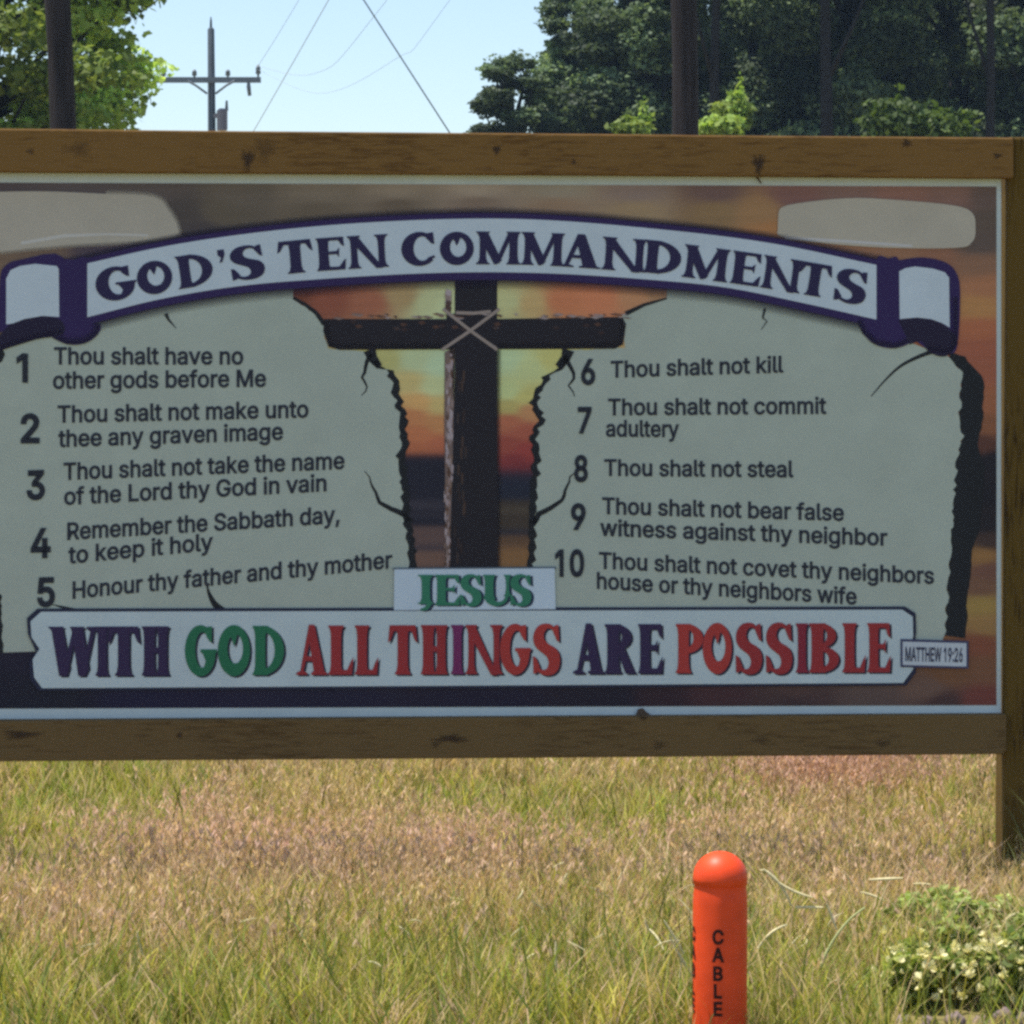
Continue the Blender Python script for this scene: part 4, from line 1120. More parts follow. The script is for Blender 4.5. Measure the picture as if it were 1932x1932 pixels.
def far_pole():
    y = 86
    px = y / F
    c = at(400, 150, y)
    top = at(398, 52, y)
    t = empty("utility_pole", (c.x, y, 0), "thin distant power pole with a crossarm and a transformer against the sky", "utility pole")
    bm = bmesh.new()
    tube(bm, [(c.x + .03, y, -.2), (c.x, y, 6), (top.x, y, top.z - .05), (top.x, y, top.z)], [.15, .125, .095, .05], 12)
    tube(bm, [(top.x, y, top.z - .02), (top.x, y, top.z + .18), (top.x, y, top.z + .30)], [.035, .03, .015], 8)
    bm_obj("pole", bm, M_POLE_FAR, t, True)
    a, b = at(296, 152, y), at(493, 151, y)
    bm = bmesh.new()
    yy = y - .17
    box(bm, Vector(((a.x + b.x) / 2, yy, a.z)), b.x - a.x, .12, .15)
    bm_obj("crossarm", bm, M_METAL, t)
    for s in (-1, 1):
        bm = bmesh.new()
        p = at(400 + s * 45, 154, y); q = at(400 + s * 8, 178, y)
        tube(bm, [(p.x, yy - .09, p.z), ((p.x*.55 + q.x*.45), yy - .09, p.z*.62 + q.z*.38), (q.x, yy - .02, q.z)], .032, 6)
        bm_obj("brace", bm, M_METAL, t)
    tips = []
    for u in (310, 368, 431, 488):
        p = at(u, 150, y)
        bm = bmesh.new()
        k = 1.0 if u != 488 else 1.5
        tube(bm, [(p.x, yy, p.z), (p.x, yy, p.z + .08*k), (p.x, yy, p.z + .10*k), (p.x, yy, p.z + .17*k), (p.x, yy, p.z + .18*k), (p.x, yy, p.z + .26*k)], [.025, .03, .075, .06, .075, .03], 8)
        bm_obj("insulator", bm, M_METAL, t, True)
        tips.append(Vector((p.x, yy, p.z + .24*k)))
    p = at(470, 158, y)
    bm = bmesh.new()
    tube(bm, [(p.x, yy, p.z + .1), (p.x, yy, p.z - .1), (p.x + .03, yy, p.z - .35)], [.03, .06, .05], 8)
    bm_obj("cutout", bm, M_METAL, t, True)
    q = at(419, 224, y)
    bm = bmesh.new()
    rr_ = .145
    tube(bm, [(q.x, y - .05, q.z - .33), (q.x, y - .05, q.z + .22), (q.x, y - .05, q.z + .28)], [rr_, rr_, rr_ * .5], 14)
    box(bm, Vector((q.x - .2, y - .05, q.z + .08)), .16, .08, .12)
    box(bm, Vector((q.x + .13, y - .08, q.z - .02)), .05, .14, .56)
    tr = bm_obj("transformer", bm, M_CAN, t)
    bm = bmesh.new()
    tube(bm, [(q.x + .13, y - .05, q.z + .22), (q.x + .135, y - .05, q.z + .5)], [.05, .03], 8)
    bm_obj("bushing", bm, M_METAL, tr)
    return tips
TIPS = far_pole()

def wire(name, a, b, sag, r0, r1, m, label, cat, group=None):
    bm = bmesh.new()
    pts, rd = [], []
    n = 40
    for k in range(n + 1):
        s = k / n
        p = a.lerp(b, s)
        p.z -= sag * 4 * s * (1 - s)
        pts.append(p)
        rd.append(r0 + (r1 - r0) * s)
    tube(bm, pts, rd, 5)
    o = bm_obj(name, bm, m, None, True)
    tag(o, label, cat, group)
ends = [Vector((RP.x + dx, RP.y - .16, 10.28)) for dx in (-1.2, -.75, .75, 1.2)]
G_ = "power lines rising from the distant pole"
wire("power_line", TIPS[3], ends[0], .25, .0065, .004, M_WIRE, "power line leaving the right tip of the distant crossarm", "cable", G_)
wire("power_line", at(470, 262, 86), ends[1], .05, .011, .0055, M_WIRE, "darkest of the power lines, climbing from low beside the distant pole", "cable", G_)
def wire_through(pts, r0, r1, label):
    c3 = []
    p = [pts[0]] + list(pts) + [pts[-1]]
    for i in range(1, len(p) - 2):
        for k in range(10):
            t = k / 10
            a, b, c, e = p[i - 1], p[i], p[i + 1], p[i + 2]
            c3.append(.5 * (2*b + (c - a)*t + (2*a - 5*b + 4*c - e)*t*t + (3*b - a - 3*c + e)*t**3))
    c3.append(pts[-1])
    bm = bmesh.new()
    tube(bm, c3, np.linspace(r0, r1, len(c3)), 5)
    tag(bm_obj("power_line", bm, M_WIRE, None, True), label, "cable", G_)
wire_through([TIPS[3], at(592, 139, 62), at(726, 5, 46), ends[2]], .0055, .0026, "faint power line sagging from the distant crossarm, third from the left")
wire_through([TIPS[3] + Vector((0, 0, -.1)), at(600, 176, 66), at(745, 112, 50), at(845, 5, 43), ends[3]], .0045, .0022, "faintest and lowest sagging power line, nearest the shady forest")
wire("guy_wire", LP, Vector((at(1303, 400, 31.5).x, 31.5, 0)), 0, .0075, .0075, M_WIRE_DARK, "dark guy wire slanting down across the open sky", "cable")

# ------------------------------------------------------------------ trees
def leaves(clumps, size, cols, rs, flat=.72, curl=True):
    """clumps: (centre, radii, count). Leaf-sized quads spread through each clump, denser near its skin."""
    V, C = [], []
    for (c, rad, n, shade) in clumps:
        d = rs.normal(size=(n, 3))
        d /= np.linalg.norm(d, axis=1)[:, None]
        rr_ = rs.random(n) ** .42
        wob = 1 + .22 * np.sin(d[:, 0] * 5 + c[0] * 3) + .18 * np.sin(d[:, 2] * 6 + c[1])
        p = np.array(c) + d * np.array(rad) * (rr_ * wob)[:, None]
        # leaf axes
        nrm = d * .6 + rs.normal(size=(n, 3)) * .7 + np.array([0, 0, .5])
        nrm /= np.linalg.norm(nrm, axis=1)[:, None]
        t = np.cross(nrm, rs.normal(size=(n, 3)))
        t /= np.linalg.norm(t, axis=1)[:, None]
        b = np.cross(nrm, t)
        s = size * rs.uniform(.6, 1.4, n)
        a = t * s[:, None]
        w = b * (s * flat)[:, None]
        V.append(np.stack([p - a, p + w - a * .1, p + a, p - w - a * .1], 1))
        k = rs.random(n)
        col = np.array(cols[0])[None] * (1 - k)[:, None] + np.array(cols[1])[None] * k[:, None]
        col = col * (shade * rs.uniform(.75, 1.25, n))[:, None]
        C.append(np.repeat(col[:, None, :], 4, 1))
    V = np.concatenate(V).reshape(-1, 3)
    C = np.concatenate(C).reshape(-1, 3)
    nq = len(V) // 4
    return mesh_np("crown", V, np.arange(nq * 4), np.full(nq, 4), C)

def trunk_mesh(h, r, limbs, lean=0.0, rs=None):
    bm = bmesh.new()
    pts = [(lean * (k / 8) ** 2 + .05 * sin(k * 1.3) * k / 8, .04 * sin(k * 2.1), -.3 + (h + .3) * k / 8) for k in range(9)]
    tube(bm, pts, [r * (1 - .78 * k / 8) for k in range(9)], 10)
    for (z, tgt) in limbs:
        k = max(0, min(7, int((z + .3) / (h + .3) * 8)))
        p = Vector(pts[k])
        q = Vector(tgt)
        mid = p.lerp(q, .5) + Vector((0, 0, -.1))
        tube(bm, [p, mid, q], [r * .38, r * .22, r * .07], 6)
    me = bpy.data.meshes.new("trunk")
    bmesh.ops.recalc_face_normals(bm, faces=bm.faces)
    bm.to_mesh(me)
    bm.free()
    me.polygons.foreach_set("use_smooth", [True] * len(me.polygons))
    return me

def place_tree(name, crown, trunk, loc, rz, sc_, label, group=None):
    t = bpy.data.objects.new(name, None)
    COL.objects.link(t)
    t.location = loc
    t.rotation_euler = (0, 0, rz)
    t.scale = sc_
    tag(t, label, "tree", group)
    for nm, me in (("trunk", trunk), ("crown", crown)):
        o = bpy.data.objects.new(nm, me)
        COL.objects.link(o)
        o.parent = t
    return t

def proto_tree(seed, h, r, z0, nclump, size, per, cols, conical=.5, tr=.16, cs=1.0, fl=1.0):
    rs = np.random.default_rng(seed)
    cl, limbs = [], []
    for k in range(nclump):
        f = (k + rs.random()) / nclump
        z = z0 + (h - z0) * f
        env = r * (1 - conical * f ** 1.5) * (0.55 + .45 * min(1, f * 4))
        a = rs.uniform(0, 2 * pi)
        d = env * rs.uniform(.3, 1.0) ** .7
        s = (env * rs.uniform(.24, .42) + .2) * cs
        c = (d * cos(a), d * sin(a), z)
        cl.append((c, (s, s, s * fl * rs.uniform(.42, .7)), int(per * (s / r) * 1.6), rs.choice([.45, .6, .8, 1.0, 1.3, 1.7])))
        limbs.append((max(z0 * .9, z - .8), c))
    cl.append(((0, 0, h - .2), (r * .25, r * .25, .6), int(per * .3), 1.0))
    crown = leaves(cl, size, cols, rs)
    crown.materials.append(M_LEAF)
    trunk = trunk_mesh(h * .95, tr, limbs)
    trunk.materials.append(M_BARK)
    return crown, trunk

D1, D2 = (.065, .105, .058), (.145, .195, .092)
protos = [proto_tree(s, 14, 2.6, 1.4, 120, .062, 2600, (D1, D2), .78, .2, .85, 1.15) for s in (1, 2, 3, 4)]
Y1, Y2 = (.20, .32, .055), (.42, .52, .12)
bright = proto_tree(9, 9.6, 3.0, 3.7, 150, .058, 1500, (Y1, Y2), .55, .17, .62, .8)
young = [proto_tree(21, 5.6, .62, 2.2, 14, .06, 700, (Y1, Y2), .45, .05), proto_tree(22, 5.4, 1.15, 2.6, 22, .06, 800, ((.055, .10, .022), (.12, .17, .04)), .3, .06)]

place_tree("broadleaf_tree", *bright, at(-82, 960, 40).xy.to_3d(), .5, (1, 1, 1), "sunlit yellow-green leafy tree behind the left dark pole")
place_tree("broadleaf_tree", *bright, at(-420, 960, 47).xy.to_3d(), 2.5, (1.1, 1.1, 1.2), "sunlit yellow-green tree at the far left edge, mostly outside the photo")
GF = "trees of the shady forest edge"
row = [  # u, y, scale xy, scale z, proto, rot
 (968, 60, .70, .545, 0, 0.3), (1085, 62, .78, .66, 1, 1.2), (1215, 61, .90, .86, 2, 2.2), (1420, 62, .95, 1.0, 0, 5.1), (1610, 61, .95, 1.0, 2, 3.3), (1800, 62, .95, 1.0, 3, 2.0), (2000, 61, 1.0, 1.1, 1, 4.4),
 (1160, 74, .8, .72, 3, 1.0), (1310, 76, 1.0, 1.0, 0, 3.9), (1480, 75, 1.05, 1.05, 1, .2), (1640, 77, 1.05, 1.1, 2, 1.9), (1800, 75, 1.05, 1.1, 3, 3.0), (1940, 77, 1.1, 1.1, 0, 4.6),
 (1250, 90, 1.1, .95, 1, 2.0), (1420, 92, 1.2, 1.1, 2, 0.6), (1600, 90, 1.2, 1.1, 3, 5.0), (1780, 92, 1.2, 1.1, 0, 1.1), (1960, 90, 1.2, 1.1, 1, 3.6)]
desc = ["shortest dark tree at the open left end of the forest edge, beside the sky", "second dark tree of the forest edge from its open left end", "dark front row tree just left of the right dark pole",
 "dark front row tree just right of the right dark pole, behind the small bright crown", "dark front row tree just left of the wide low green crown", "dark front row tree behind the right side of the wide low green crown", "dark front row tree at the far right edge, mostly outside the photo",
 "middle row tree rising behind the second tree from the forest's left end", "middle row tree seen behind the right dark pole", "middle row tree seen between the two low bright crowns", "middle row tree seen behind the left side of the wide low green crown",
 "middle row tree seen right of the wide low green crown", "middle row tree by the board's right upper corner", "backmost tree glimpsed left of the right dark pole", "backmost tree glimpsed right of the right dark pole", "backmost tree glimpsed above the left side of the wide low green crown",
 "backmost tree glimpsed above the right side of the wide low green crown", "backmost tree glimpsed at the photo's upper right corner"]
for i, (u, y, s, sz, k, rz) in enumerate(row):
    lab = desc[i]
    p = at(u, 960, y)
    place_tree("forest_tree", *protos[k], (p.x, y, 0), rz, (s, s, sz), lab, GF)
pines = proto_tree(33, 15, 1.7, 9.2, 22, .1, 900, (D1, D2), .4, .17)
for (u, y, rz, sc_, tx, ty, lab) in [(1354, 58.5, .3, .9, .01, -.012, "tall bare dark trunk just right of the right dark pole, slimmer than the pole"), (1568, 58, 2.6, 1.1, -.01, .016, "tall bare dark trunk left of the wide low green crown"),
                             (1862, 58, 5.2, .8, .012, .02, "bare dark trunk by the board's right upper corner")]:
    p = at(u, 960, y)
    t = place_tree("pine_tree", *pines, (p.x, y, 0), rz, (sc_, sc_, 1), lab, "bare pine trunks before the forest edge")
    t.rotation_euler = (tx, ty, rz)
GY = "young bright trees before the forest"
for (u, y, k, s, sz, rz, lab) in [(1390, 46, 0, .95, .985, 0, "small bright yellow-green crown just right of the right dark pole"), (1690, 46, 1, .95, .99, 1, "wide low rounded green crown before the dark forest on the right"),
                                  (1215, 50, 0, .9, .99, 2.2, "narrow bright green sapling just left of the right dark pole")]:
    p = at(u, 960, y)
    place_tree("young_tree", *young[k], (p.x, y, 0), rz, (s, s, sz), lab, GY)

# ------------------------------------------------------------------ meadow grass
def patch(x, y):
    return (np.sin(x * 1.7 + 1.2 * np.sin(y * 1.1)) * np.sin(y * 1.5 + .8) + .6 * np.sin(x * 3.3 - y * 2.1 + 2) + .4 * np.sin(x * 6.1 + y * 4.7) + .35 * np.sin(x * 11 - y * 8.3))

def blades(x, y, h, w, lean, col, rs, tipcol=None):
    n = len(x)
    z = ground_h(x, y)
    base = np.stack([x, y, z], 1)
    a = rs.uniform(0, 2 * pi, n)
    side = np.stack([np.cos(a), np.sin(a), np.zeros(n)], 1)
    la = rs.uniform(0, 2 * pi, n)
    ld = np.stack([np.cos(la), np.sin(la), np.zeros(n)], 1) * (lean * h)[:, None]
    up = np.array([0, 0, 1.0])
    V = np.empty((n, 7, 3))
    for j, (f, ww) in enumerate(((0, 1), (.38, .85), (.74, .55))):
        c = base + up * (h * f * (1 - .10 * f))[:, None] + ld * (f * f)
        V[:, 2*j] = c - side * (w * ww / 2)[:, None]
        V[:, 2*j+1] = c + side * (w * ww / 2)[:, None]
    V[:, 6] = base + up * (h * .93)[:, None] + ld
    C = np.repeat(col[:, None, :], 7, 1)
    if tipcol is not None:
        C[:, 4:] = tipcol[:, None, :]
    idx = np.arange(n)[:, None] * 7
    F4 = np.concatenate([idx + np.array([[0, 1, 3, 2]]), idx + np.array([[2, 3, 5, 4]])], 1)
    F3 = idx + np.array([[4, 5, 6]])
    return V.reshape(-1, 3), C.reshape(-1, 3), F4.reshape(-1, 4), F3

def heads(x, y, h, lean, col, rs, size):
    """a thin stalk with a loose seed head of small lozenges"""
    n = len(x)
    z = ground_h(x, y)
    la = rs.uniform(0, 2 * pi, n)
    ld = np.stack([np.cos(la), np.sin(la), np.zeros(n)], 1) * (lean * h)[:, None]
    top = np.stack([x, y, z + h], 1) + ld
    V, C = [], []
    for k in range(5):
        p = top + np.stack([rs.normal(0, .35, n), rs.normal(0, .35, n), rs.uniform(-2.6, .3, n)], 1) * size[:, None]
        d = np.stack([rs.normal(0, .5, n), rs.normal(0, .5, n), np.ones(n)], 1)
        d /= np.linalg.norm(d, axis=1)[:, None]
        a = rs.uniform(0, 2*pi, n)
        s = np.stack([np.cos(a), np.sin(a), np.zeros(n)], 1)
        L = (size * rs.uniform(.7, 1.3, n))[:, None]
        V.append(np.stack([p - d*L, p + s*L*.28, p + d*L, p - s*L*.28], 1))
        C.append(np.repeat((col * rs.uniform(.75, 1.25, n)[:, None])[:, None, :], 4, 1))
    V = np.concatenate(V).reshape(-1, 3)
    C = np.concatenate(C).reshape(-1, 3)
    return V, C, np.arange(len(V)).reshape(-1, 4)

class Acc:
    def __init__(s): s.V, s.C, s.Q, s.T, s.n = [], [], [], [], 0
    def add(s, V, C, Q, T=None):
        s.V.append(V); s.C.append(C); s.Q.append(Q + s.n)
        if T is not None: s.T.append(T + s.n)
        s.n += len(V)
    def build(s, name):
        V = np.concatenate(s.V); C = np.clip(np.concatenate(s.C), .004, .9)
        Q = np.concatenate(s.Q)
        T = np.concatenate(s.T) if s.T else np.zeros((0, 3), int)
        me = mesh_np(name, V, np.concatenate([Q.ravel(), T.ravel()]), np.concatenate([np.full(len(Q), 4), np.full(len(T), 3)]), C)
        return link(name, me, M_GRASS)

GREENS = np.array([[.24, .28, .045], [.37, .375, .065], [.46, .42, .09], [.22, .285, .07]])
TANS = np.array([[.62, .45, .25], [.55, .42, .19], [.68, .50, .32], [.60, .42, .28], [.62, .49, .22]])

def gxy(u, v):                  # ground spot seen at (u, v)
    d = ray(u, v)
    t = (.06 - CAM_Z) / d.z
    return d.x * t, d.y * t
# patches of the meadow: centre, half width (m), half depth (m), how much greener
PATCHES = [(110, 1490, .30, .75, .75), (260, 1470, .22, .7, .4), (1130, 1540, .26, .85, .60), (960, 1500, .22, .5, .45), (1300, 1480, .25, .5, .3), (70, 1650, .12, .25, .4), (560, 1690, .12, .22, .35), (1000, 1720, .25, .3, .3),
           (1880, 1560, .2, .6, .4), (1700, 1720, .45, .30, .6), (800, 1450, .3, .3, .35), (300, 1450, .5, .25, .3)]
PINKS = [(390, 1505, .10, .38, .9), (1550, 1450, .16, .35, 1.0), (480, 1620, .25, .3, .5), (120, 1640, .2, .3, .45), (250, 1580, .2, .3, .4), (1350, 1560, .15, .3, .5), (880, 1600, .12, .2, .4), (1700, 1580, .2, .3, .35)]
GOLDS = [(930, 1670, .14, .14, .9), (800, 1745, .2, .12, .7), (1010, 1600, .15, .2, .4), (1780, 1480, .2, .4, .5), (700, 1460, .15, .2, .5)]
def field_of(lst, x, y):
    g = np.zeros_like(x)
    for (u, v, sx, sy, amt) in lst:
        cx_, cy_ = gxy(u, v)
        g += amt * np.exp(-((x - cx_) / sx) ** 2 - ((y - cy_) / sy) ** 2)
    return g

def scatter(n, y0, y1, xw0, xw1):
    # even over the ground, on a wedge that widens away from the camera
    y = rng.uniform(y0, y1, n)
    hw = xw0 + (xw1 - xw0) * (y - y0) / (y1 - y0)
    x = rng.uniform(-1, 1, n) * hw
    return x, y

def greenness(x, y):
    g = .30 + .30 * patch(x, y) + 1.4 * field_of(PATCHES, x, y) - .5 * field_of(PINKS, x, y) - .3 * field_of(GOLDS, x, y)
    edge = 6.02 + .10 * np.sin(x * 4 + 1) + .22 * np.clip(x, -.6, 1)
    g += np.clip((edge - y) / .35, 0, 1) * .85        # the greener roadside strip
    return np.clip(g, .05, .98)

CLEAR = [(1890, 1800, 6.1, .12), (1900, 1850, 5.85, .10), (1805, 1900, 5.62, .125), (1930, 1900, 5.66, .10), (1690, 1905, 5.60, .055)]
def clear_of_plants(x, y):
    k = np.ones(len(x), bool)
    for (u, v, yy, w) in CLEAR:
        cx_ = at(u, v, yy).x
        k &= ~((np.abs(x - cx_) < w) & (y > yy - .42) & (y < yy + w * .6))
    k &= ~((x > .72) & (y > 5.30) & (y < 5.50))
    return k

def worn(x, y):                 # short growth before the right post
    return 1 - .62 * np.exp(-((x - 1.10) / .17) ** 2 - ((y - 6.72) / .42) ** 2)

A = Acc()
for (nt_, per, spread, y0, y1, a, b) in ((7600, 15, .013, 4.9, 6.9, 1.8, 2.4), (13500, 13, .017, 6.9, 12.5, 2.6, 3.6), (4200, 12, .06, 12.5, 30, 4, 9)):
    tx, ty = scatter(nt_, y0, y1, a, b)
    tg = rng.random(nt_) < greenness(tx, ty)
    th = rng.uniform(.7, 1.35, nt_)
    tb = rng.uniform(.62, 1.35, nt_)
    tk = rng.integers(0, 20, nt_)
    i = np.repeat(np.arange(nt_), per)
    n = len(i)
    x = tx[i] + rng.normal(0, spread, n)
    y = ty[i] + rng.normal(0, spread, n)
    ok = clear_of_plants(x, y)
    i, x, y = i[ok], x[ok], y[ok]
    n = len(i)
    far = np.clip((y - 6) / 4, 0, 1)
    h = rng.uniform(.05, .125, n) * (1.0 - .40 * far) * th[i]
    h = np.where(y > 12.5, h * 2, h)
    h = h * worn(x, y)
    w = rng.uniform(.0024, .0052, n) * np.where(y > 12.5, 3, 1)
    gold = np.clip(field_of(GOLDS, x, y), 0, 1)[:, None]
    cg = GREENS[tk[i] % 4]
    pk = np.clip(field_of(PINKS, x, y) + .40 * np.exp(-((y - 7.0) / .9) ** 2) * np.clip((.3 - x) / .4, 0, 1), 0, 1)[:, None] * .7
    ct = (TANS[tk[i] % 5] * (1 - pk) + np.array([.68, .45, .34]) * pk) * (1 - gold * .6) + np.array([.66, .46, .11]) * gold * .6
    isg = np.where(rng.random(n) < .88, tg[i], ~tg[i])
    col = np.where(isg[:, None], cg, ct * .85) * (tb[i] * rng.uniform(.8, 1.2, n))[:, None]
    tip = np.where((rng.random(n) < .30)[:, None], ct, col * 1.15)
    A.add(*blades(x, y, h, w, rng.uniform(.15, .8, n), col, rng, tip))
n = 260
x = rng.uniform(.15, .95, n); y = rng.uniform(5.0, 6.3, n)
ok = clear_of_plants(x, y); x, y = x[ok], y[ok]; n = len(x)
A.add(*blades(x, y, rng.uniform(.14, .27, n), rng.uniform(.002, .0035, n), rng.uniform(.2, .8, n), TANS[rng.integers(0, 5, n)] * 1.1, rng))
n = 240
x = rng.uniform(.72, 1.05, n); y = rng.uniform(5.45, 6.2, n)
A.add(*blades(x, y, rng.uniform(.10, .22, n), rng.uniform(.0025, .0045, n), rng.uniform(.15, .8, n), GREENS[rng.integers(0, 4, n)] * rng.uniform(.7, 1.1, n)[:, None], rng, TANS[rng.integers(0, 5, n)]))
# taller blades of the roadside strip
n = 3000
x, y = scatter(n, 4.9, 6.2, 1.6, 1.9)
ok = clear_of_plants(x, y); x, y = x[ok], y[ok]; n = len(x)
A.add(*blades(x, y, rng.uniform(.10, .21, n), rng.uniform(.0035, .0065, n), rng.uniform(.05, .6, n), GREENS[rng.integers(0, 4, n)] * rng.uniform(.55, 1.2, n)[:, None], rng))
n = 700
x, y = scatter(n, 5.0, 9.0, 1.6, 2.4)
ok = clear_of_plants(x, y); x, y = x[ok], y[ok]; n = len(x)
A.add(*blades(x, y, rng.uniform(.11, .19, n), rng.uniform(.003, .005, n), rng.uniform(.02, .25, n), GREENS[rng.integers(0, 4, n)] * rng.uniform(.15, .4, n)[:, None], rng))
tag(A.build("grass"), "meadow grass, green by the road and dry tan beyond", "grass", kind="stuff")

A = Acc()
for (n, y0, y1, a, b) in ((12000, 5.3, 6.9, 1.8, 2.4), (42000, 6.9, 12.5, 2.6, 3.6), (12000, 12.5, 30, 4, 9)):
    x, y = scatter(n, y0, y1, a, b)
    keep = (rng.random(n) > greenness(x, y) * .97) & clear_of_plants(x, y)
    x, y = x[keep], y[keep]
    n = len(x)
    h = rng.uniform(.08, .17, n) * np.where(y > 7.5, .85, 1) * worn(x, y)
    lean = rng.uniform(.05, .5, n)
    pink = np.clip(.25 + .24 * np.exp(-((y - 7.0) / .9) ** 2) * np.clip((.3 - x) / .4, 0, 1) + .20 * np.sin(x * 2.1 + 1.7 * np.sin(y * 1.9)) + field_of(PINKS, x, y), 0, 1)[:, None]
    col = TANS[rng.integers(0, 5, n)] * (1 - pink) + np.array([.70, .46, .37]) * pink
    V, C, Q, T = blades(x, y, h, np.full(n, .0016) * np.where(y > 12, 3, 1), lean, col * .7, np.random.default_rng(77))
    A.add(V, C, Q, T)
    st = np.random.default_rng(77)
    st.uniform(0, 2 * pi, n)          # same lean directions as the stalks
    A.add(*heads(x, y, h * .93, lean, col, st, rng.uniform(.006, .011, n) * np.where(y > 12, 2.5, 1)))
cx_, cy_ = gxy(1560, 1452)     # a reddish stand of seed heads just beyond the board
n = 2200
x = cx_ + rng.normal(0, .14, n); y = cy_ + rng.normal(0, .30, n)
hh_ = rng.uniform(.10, .17, n)
A.add(*heads(x, y, hh_, np.full(n, .1), np.array([[.60, .37, .28]]) * rng.uniform(.7, 1.2, n)[:, None], rng, rng.uniform(.006, .011, n)))
tag(A.build("seeding_grass"), "dry pinkish tan seed heads standing over the meadow", "grass", kind="stuff")

# pale dry straws, curled
def straws():
    bm = bmesh.new()
    r = random.Random(31)
    def straw(p, L, w, d0, bend):
        pts = []
        d = Vector(d0).normalized()
        q = Vector(p)
        for k in range(6):
            pts.append(q.copy())
            d = (d + Vector(bend) * .28).normalized()
            q = q + d * (L / 5)
        tube(bm, pts, [w * (.22 + .30 * sin(pi * min(1, (k + .6) / 6))) for k in range(6)], 5)
    for i in range(110):
        y = r.uniform(5.35, 6.6)
        hw = .17 * y
        x = r.uniform(-1, 1) * hw
        if x < 0 and r.random() < .55: continue
        z = float(ground_h(np.array(x), np.array(y))) + r.uniform(.04, .13)
        straw((x, y, z), r.uniform(.02, .055), r.uniform(.002, .0048), (r.uniform(-1, 1), r.uniform(-.3, .3), r.uniform(-.3, 1)), (r.uniform(-1, 1), 0, r.uniform(-1, .2)))
    for (u, v, L, dx, dz, bx, bz) in [(1440,1640,.085,1,-.5,-.1,-.7),(1450,1650,.09,.8,-.9,.5,.2),(1430,1790,.07,.4,.9,.2,-.6),(1290,1800,.07,-.5,1,-.2,.2),(1310,1845,.09,-.6,.8,.1,.1),(1275,1925,.11,.1,1,.0,.1),(1560,1705,.05,.3,-.9,.1,-.1),
                                      (1500,1712,.05,1,0,0,0),(1640,1660,.06,1,.05,0,0),(1200,1850,.05,.7,-.6,0,0),(1050,1830,.05,-.1,1,.1,0)]:
        straw(at(u, v, 5.45), L, .0052, (dx, 0, dz), (bx, 0, bz))
    me = bpy.data.meshes.new("dry_straw")
    bm.to_mesh(me)
    bm.free()
    m = mat("straw", (.62, .54, .30), .6, .2, noise_amt=.3, noise_scale=60)
    tag(link("dry_straw", me, m), "pale curled straws lying over the roadside grass", "straw", kind="stuff")
straws()
bm = bmesh.new()
y = 5.5
pts = [at(u, v, y) for u, v in curve([(1519, 2000), (1524, 1932), (1540, 1850), (1566, 1785), (1600, 1738), (1632, 1712)])]
tube(bm, pts, np.linspace(.0040, .0016, len(pts)), 6)
tag(bm_obj("grass_stem", bm, mat("pale_stem", (.40, .42, .18), .6, .3), None, True), "single long pale grass stem arching right of the orange post", "grass stem")

# ------------------------------------------------------------------ flowering plants and edging stones
M_STEM = mat("plant_stem", (.20, .24, .08), .7, .2)
M_PET = mat("cream_petals", (.82, .76, .42), .6, .3, noise_amt=.12, noise_scale=70, transl=.3)
def plant(u, v, y, wid, hgt, nl, nf, seed, label, col=((.13, .21, .035), (.40, .42, .11)), leaf=.012):
    rs = np.random.default_rng(seed)
    c = at(u, v, y)
    gz = float(ground_h(np.array(c.x), np.array(y)))
    t = empty("flowering_plant", (c.x, y, gz), label, "plant", "low plants by the board's right post")
    cl = []
    for k in range(20):
        cl.append(((c.x + rs.uniform(-1, 1) * wid, y + rs.uniform(-.6, .6) * wid, gz + hgt * rs.uniform(.12, .9)), (wid * .26, wid * .26, hgt * .2), nl // 20, rs.uniform(.7, 1.3)))
    me = leaves(cl, leaf, col, rs, .55)
    link("foliage", me, M_LEAF, t)
    bm = bmesh.new()                # thin stems holding the leaves
    for (q, rad, n_, sh_) in cl:
        q = Vector(q)
        f0 = Vector((c.x + (q.x - c.x) * .5, y + (q.y - y) * .5, gz - .01))
        tube(bm, [f0, f0.lerp(q, .5) + Vector((0, 0, hgt * .1)), q + Vector((rs.uniform(-.01, .01), 0, hgt * .2))], [.0016, .0013, .0008], 5)
    bm_obj("stem", bm, M_STEM, t)
    # one blossom: five cupped petals
    bm = bmesh.new()
    for k in range(5):
        a = 2 * pi * k / 5
        d = Vector((cos(a), sin(a), 1.0)) * .72
        s = Vector((-sin(a), cos(a), 0)) * .0050
        q = [Vector((0, 0, 0)), d * .006 + s, d * .012 + s * .6 + Vector((0, 0, .001)), d * .0135, d * .012 - s * .6 + Vector((0, 0, .001)), d * .006 - s]
        bm.faces.new([bm.verts.new(p) for p in q])
    bme = bpy.data.meshes.new("blossom")
    bm.to_mesh(bme)
    bm.free()
    bme.materials.append(M_PET)
    inv = (Matrix.Translation(t.location)).inverted()
    for k in range(nf):
        o = bpy.data.objects.new("blossom", bme)
        COL.objects.link(o)
        o.parent = t
        a = rs.uniform(0, 2 * pi)
        o.location = (rs.uniform(-1, 1) * wid, rs.uniform(-.75, .3) * wid, hgt * rs.uniform(.25, 1.0))
        o.rotation_euler = (rs.uniform(.3, 1.4), rs.uniform(-.5, .5), a)
        s = rs.uniform(.5, 1.15)
        o.scale = (s, s * rs.uniform(.7, 1.2), s * rs.uniform(.8, 1.5))
plant(1805, 1905, 5.62, .125, .115, 2000, 96, 3, "leafy plant thick with cream yellow blossoms at the lower right corner")
plant(1930, 1900, 5.66, .09, .125, 1100, 44, 4, "blossoming cream plant cut off by the right edge above the stones")
plant(1700, 1905, 5.60, .06, .085, 700, 14, 5, "smallest plant, few pale blossoms, left of the blossom-thick plant")
